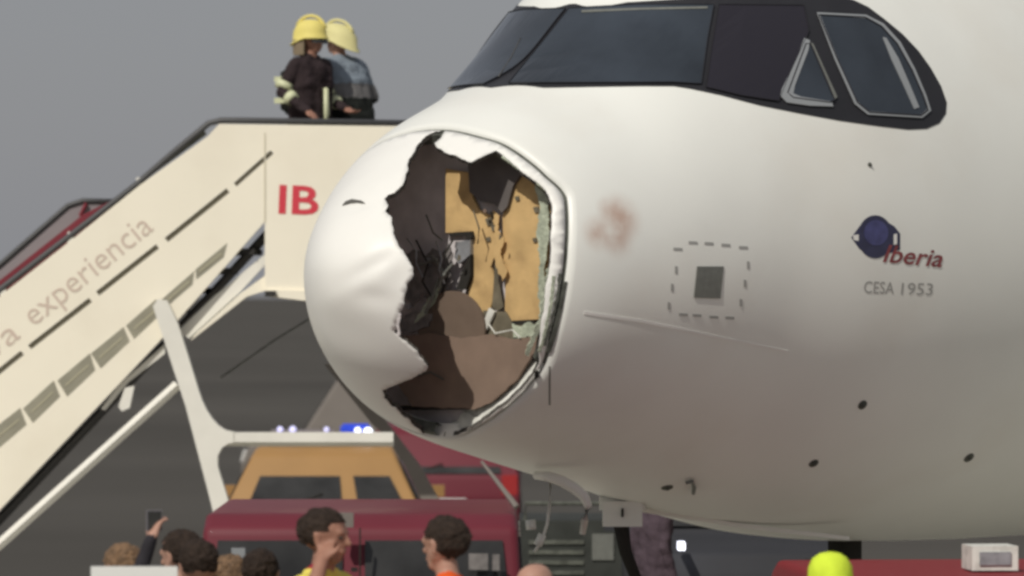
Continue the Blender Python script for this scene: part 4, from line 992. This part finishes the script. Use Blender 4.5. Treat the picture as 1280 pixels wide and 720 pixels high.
g = Geo(); zt_ = h_ + .03; yl = -hl_ + ri + .45
g = Geo(); g.box((-.02, yl, zt_ + .05), (1.1, .26, .10)); lb = g.build('light_bar', M['rail'], V, local=True)
vl = np.array(V.location); yb = V.location.y + yl - .14
cb_ = px_at(444, 538, yb) - vl; g = Geo(); g.tube([(cb_[0] - .15, yl, cb_[2] - .01), (cb_[0] - .12, yl, cb_[2] - .01), (cb_[0] + .12, yl, cb_[2] - .01), (cb_[0] + .15, yl, cb_[2] - .01)], [.04, .075, .075, .04], 14); g.build('blue_lens', M['blue_lens'], lb, local=True)
ca_ = px_at(378, 541, yb) - vl; g = Geo(); g.box((ca_[0], yl, ca_[2] - .02), (.62, .2, .09)); g.build('clear_lens', M['railglass'], lb, local=True)
for (xp, yp, m_, r_) in ((447, 538, 'lit_white', .030), (460, 540, 'lit_white', .045), (350, 537, 'lit_lilac', .030), (366, 537, 'lit_lilac', .034), (408, 537, 'lit_lilac', .026)):
    c_ = px_at(xp, yp, yb) - vl; g = Geo(); g.tube([c_ + [0, .04, 0], c_, c_ - [0, .015, 0]], [r_, r_, r_ * .6], 12); g.build('flash_lamp', M[m_], lb, local=True)
vehicle('fire_car', 'dark red car half hidden between the stair legs and the belly', 'car', tuple(px_at(553, 0, 58) * [1, 1, 0] + [0, 2.2, 0]), 0, 1.72, 4.4, 1.46, M['redcar'], .56, .3, panes_rear=[(.12, .88)], rails=False, ptop=.22)
V, *_ = vehicle('dark_van', 'dark grey van with a lit lamp behind the nose gear', 'van', tuple(px_at(925, 0, 41) * [1, 1, 0] + [0, 2.3, 0]), math.pi, 1.72, 4.4, 1.60, M['greycar'], .56, .3, head=True)
vl = np.array(V.location); vi = Matrix.Rotation(-math.pi, 3, 'Z')
for xp, yp, ex, ez in ((852, 683, .055, .06), (812, 698, .09, .018)):
    c_ = np.array(vi @ Vector(px_at(xp, yp, 40.9) - vl)); g = Geo(); g.box(c_ - [0, .1, 0], (ex, .25, ez)); g.build('lamp', M['lit_white'] if ex < .08 else M['plate'], V, local=True)
V, h_, hl_, ri = vehicle('red_car', 'red car at the lower right with a pale box on its roof', 'car', tuple(px_at(1215, 0, 27.0) * [1, 1, 0] + [0, 2.3, 0]), .10, 1.80, 4.3, 1.42, M['redcar2'], .56, .3, tumble=.08, rails=False)
g = Geo(); g.box((.13, -.9, h_ + .075), (.25, .3, .13)); rb_ = g.build('roof_box', M['ring'], V, local=True)
g = Geo(); g.box((.13, -1.055, h_ + .075), (.17, .012, .07)); g.build('box_lid', M['greymetal'], rb_, local=True)
vehicle('service_van', 'grey panel van seen side-on behind the stairs and the nose tip', 'van', tuple(px_at(456, 0, 66) * [1, 1, 0]), math.pi / 2, 1.8, 3.0, 1.93, M['greybeige'], .55, .12, .75, tumble=.08, rails=False, sidewin=False)
gp = empty('ground_power_unit', tuple(px_at(712, 0, 45) * [1, 1, 0]), 'dark grey green ground power cart behind the hanging hose under the nose', 'power cart')
g = Geo(); g.box((0, 0, .66), (.86, 1.6, .72)); g.build('housing', M['machine'], gp, local=True)
for i in range(5): g = Geo(); g.box((-.12, -.806, .50 + i * .085), (.46, .02, .035)); g.build('vent_slat', M['gasket'], gp, local=True)
g = Geo(); g.box((.27, -.806, .80), (.18, .02, .22)); g.build('control_panel', M['port'], gp, local=True)
g = Geo(); g.tube([(-.38, -.7, 1.02), (-.38, -.7, 1.16), (.38, -.7, 1.16), (.38, -.7, 1.02)], .018, 8); g.build('handle_bar', M['gasket'], gp, local=True)
for x in (-.36, .36):
    for y in (-.55, .55): g = Geo(); g.tube([(x - .06, y, .2), (x + .06, y, .2)], .2, 16); g.build('wheel', M['tyre'], gp, True, True)
# white board edge at the lower left
bd = empty('display_board', tuple(px_at(168, 0, 24.4) * [1, 1, 0]), 'white board standing at the lower left edge before the crowd', 'board')
g = Geo(); zt_ = px_at(0, 708, 24.4)[2]; g.box((0, 0, zt_ - .45), (.40, .03, .9)); g.build('panel', M['plate'], bd, local=True)
for s_ in (-1, 1):
    g = Geo(); g.tube([(s_ * .17, .0, .0), (s_ * .17, .0, zt_ - .88)], .018, 8); g.build('post', M['rail'], bd, local=True)
    g = Geo(); g.box((s_ * .17, 0, .015), (.06, .4, .03)); g.build('foot', M['rail'], bd, local=True)
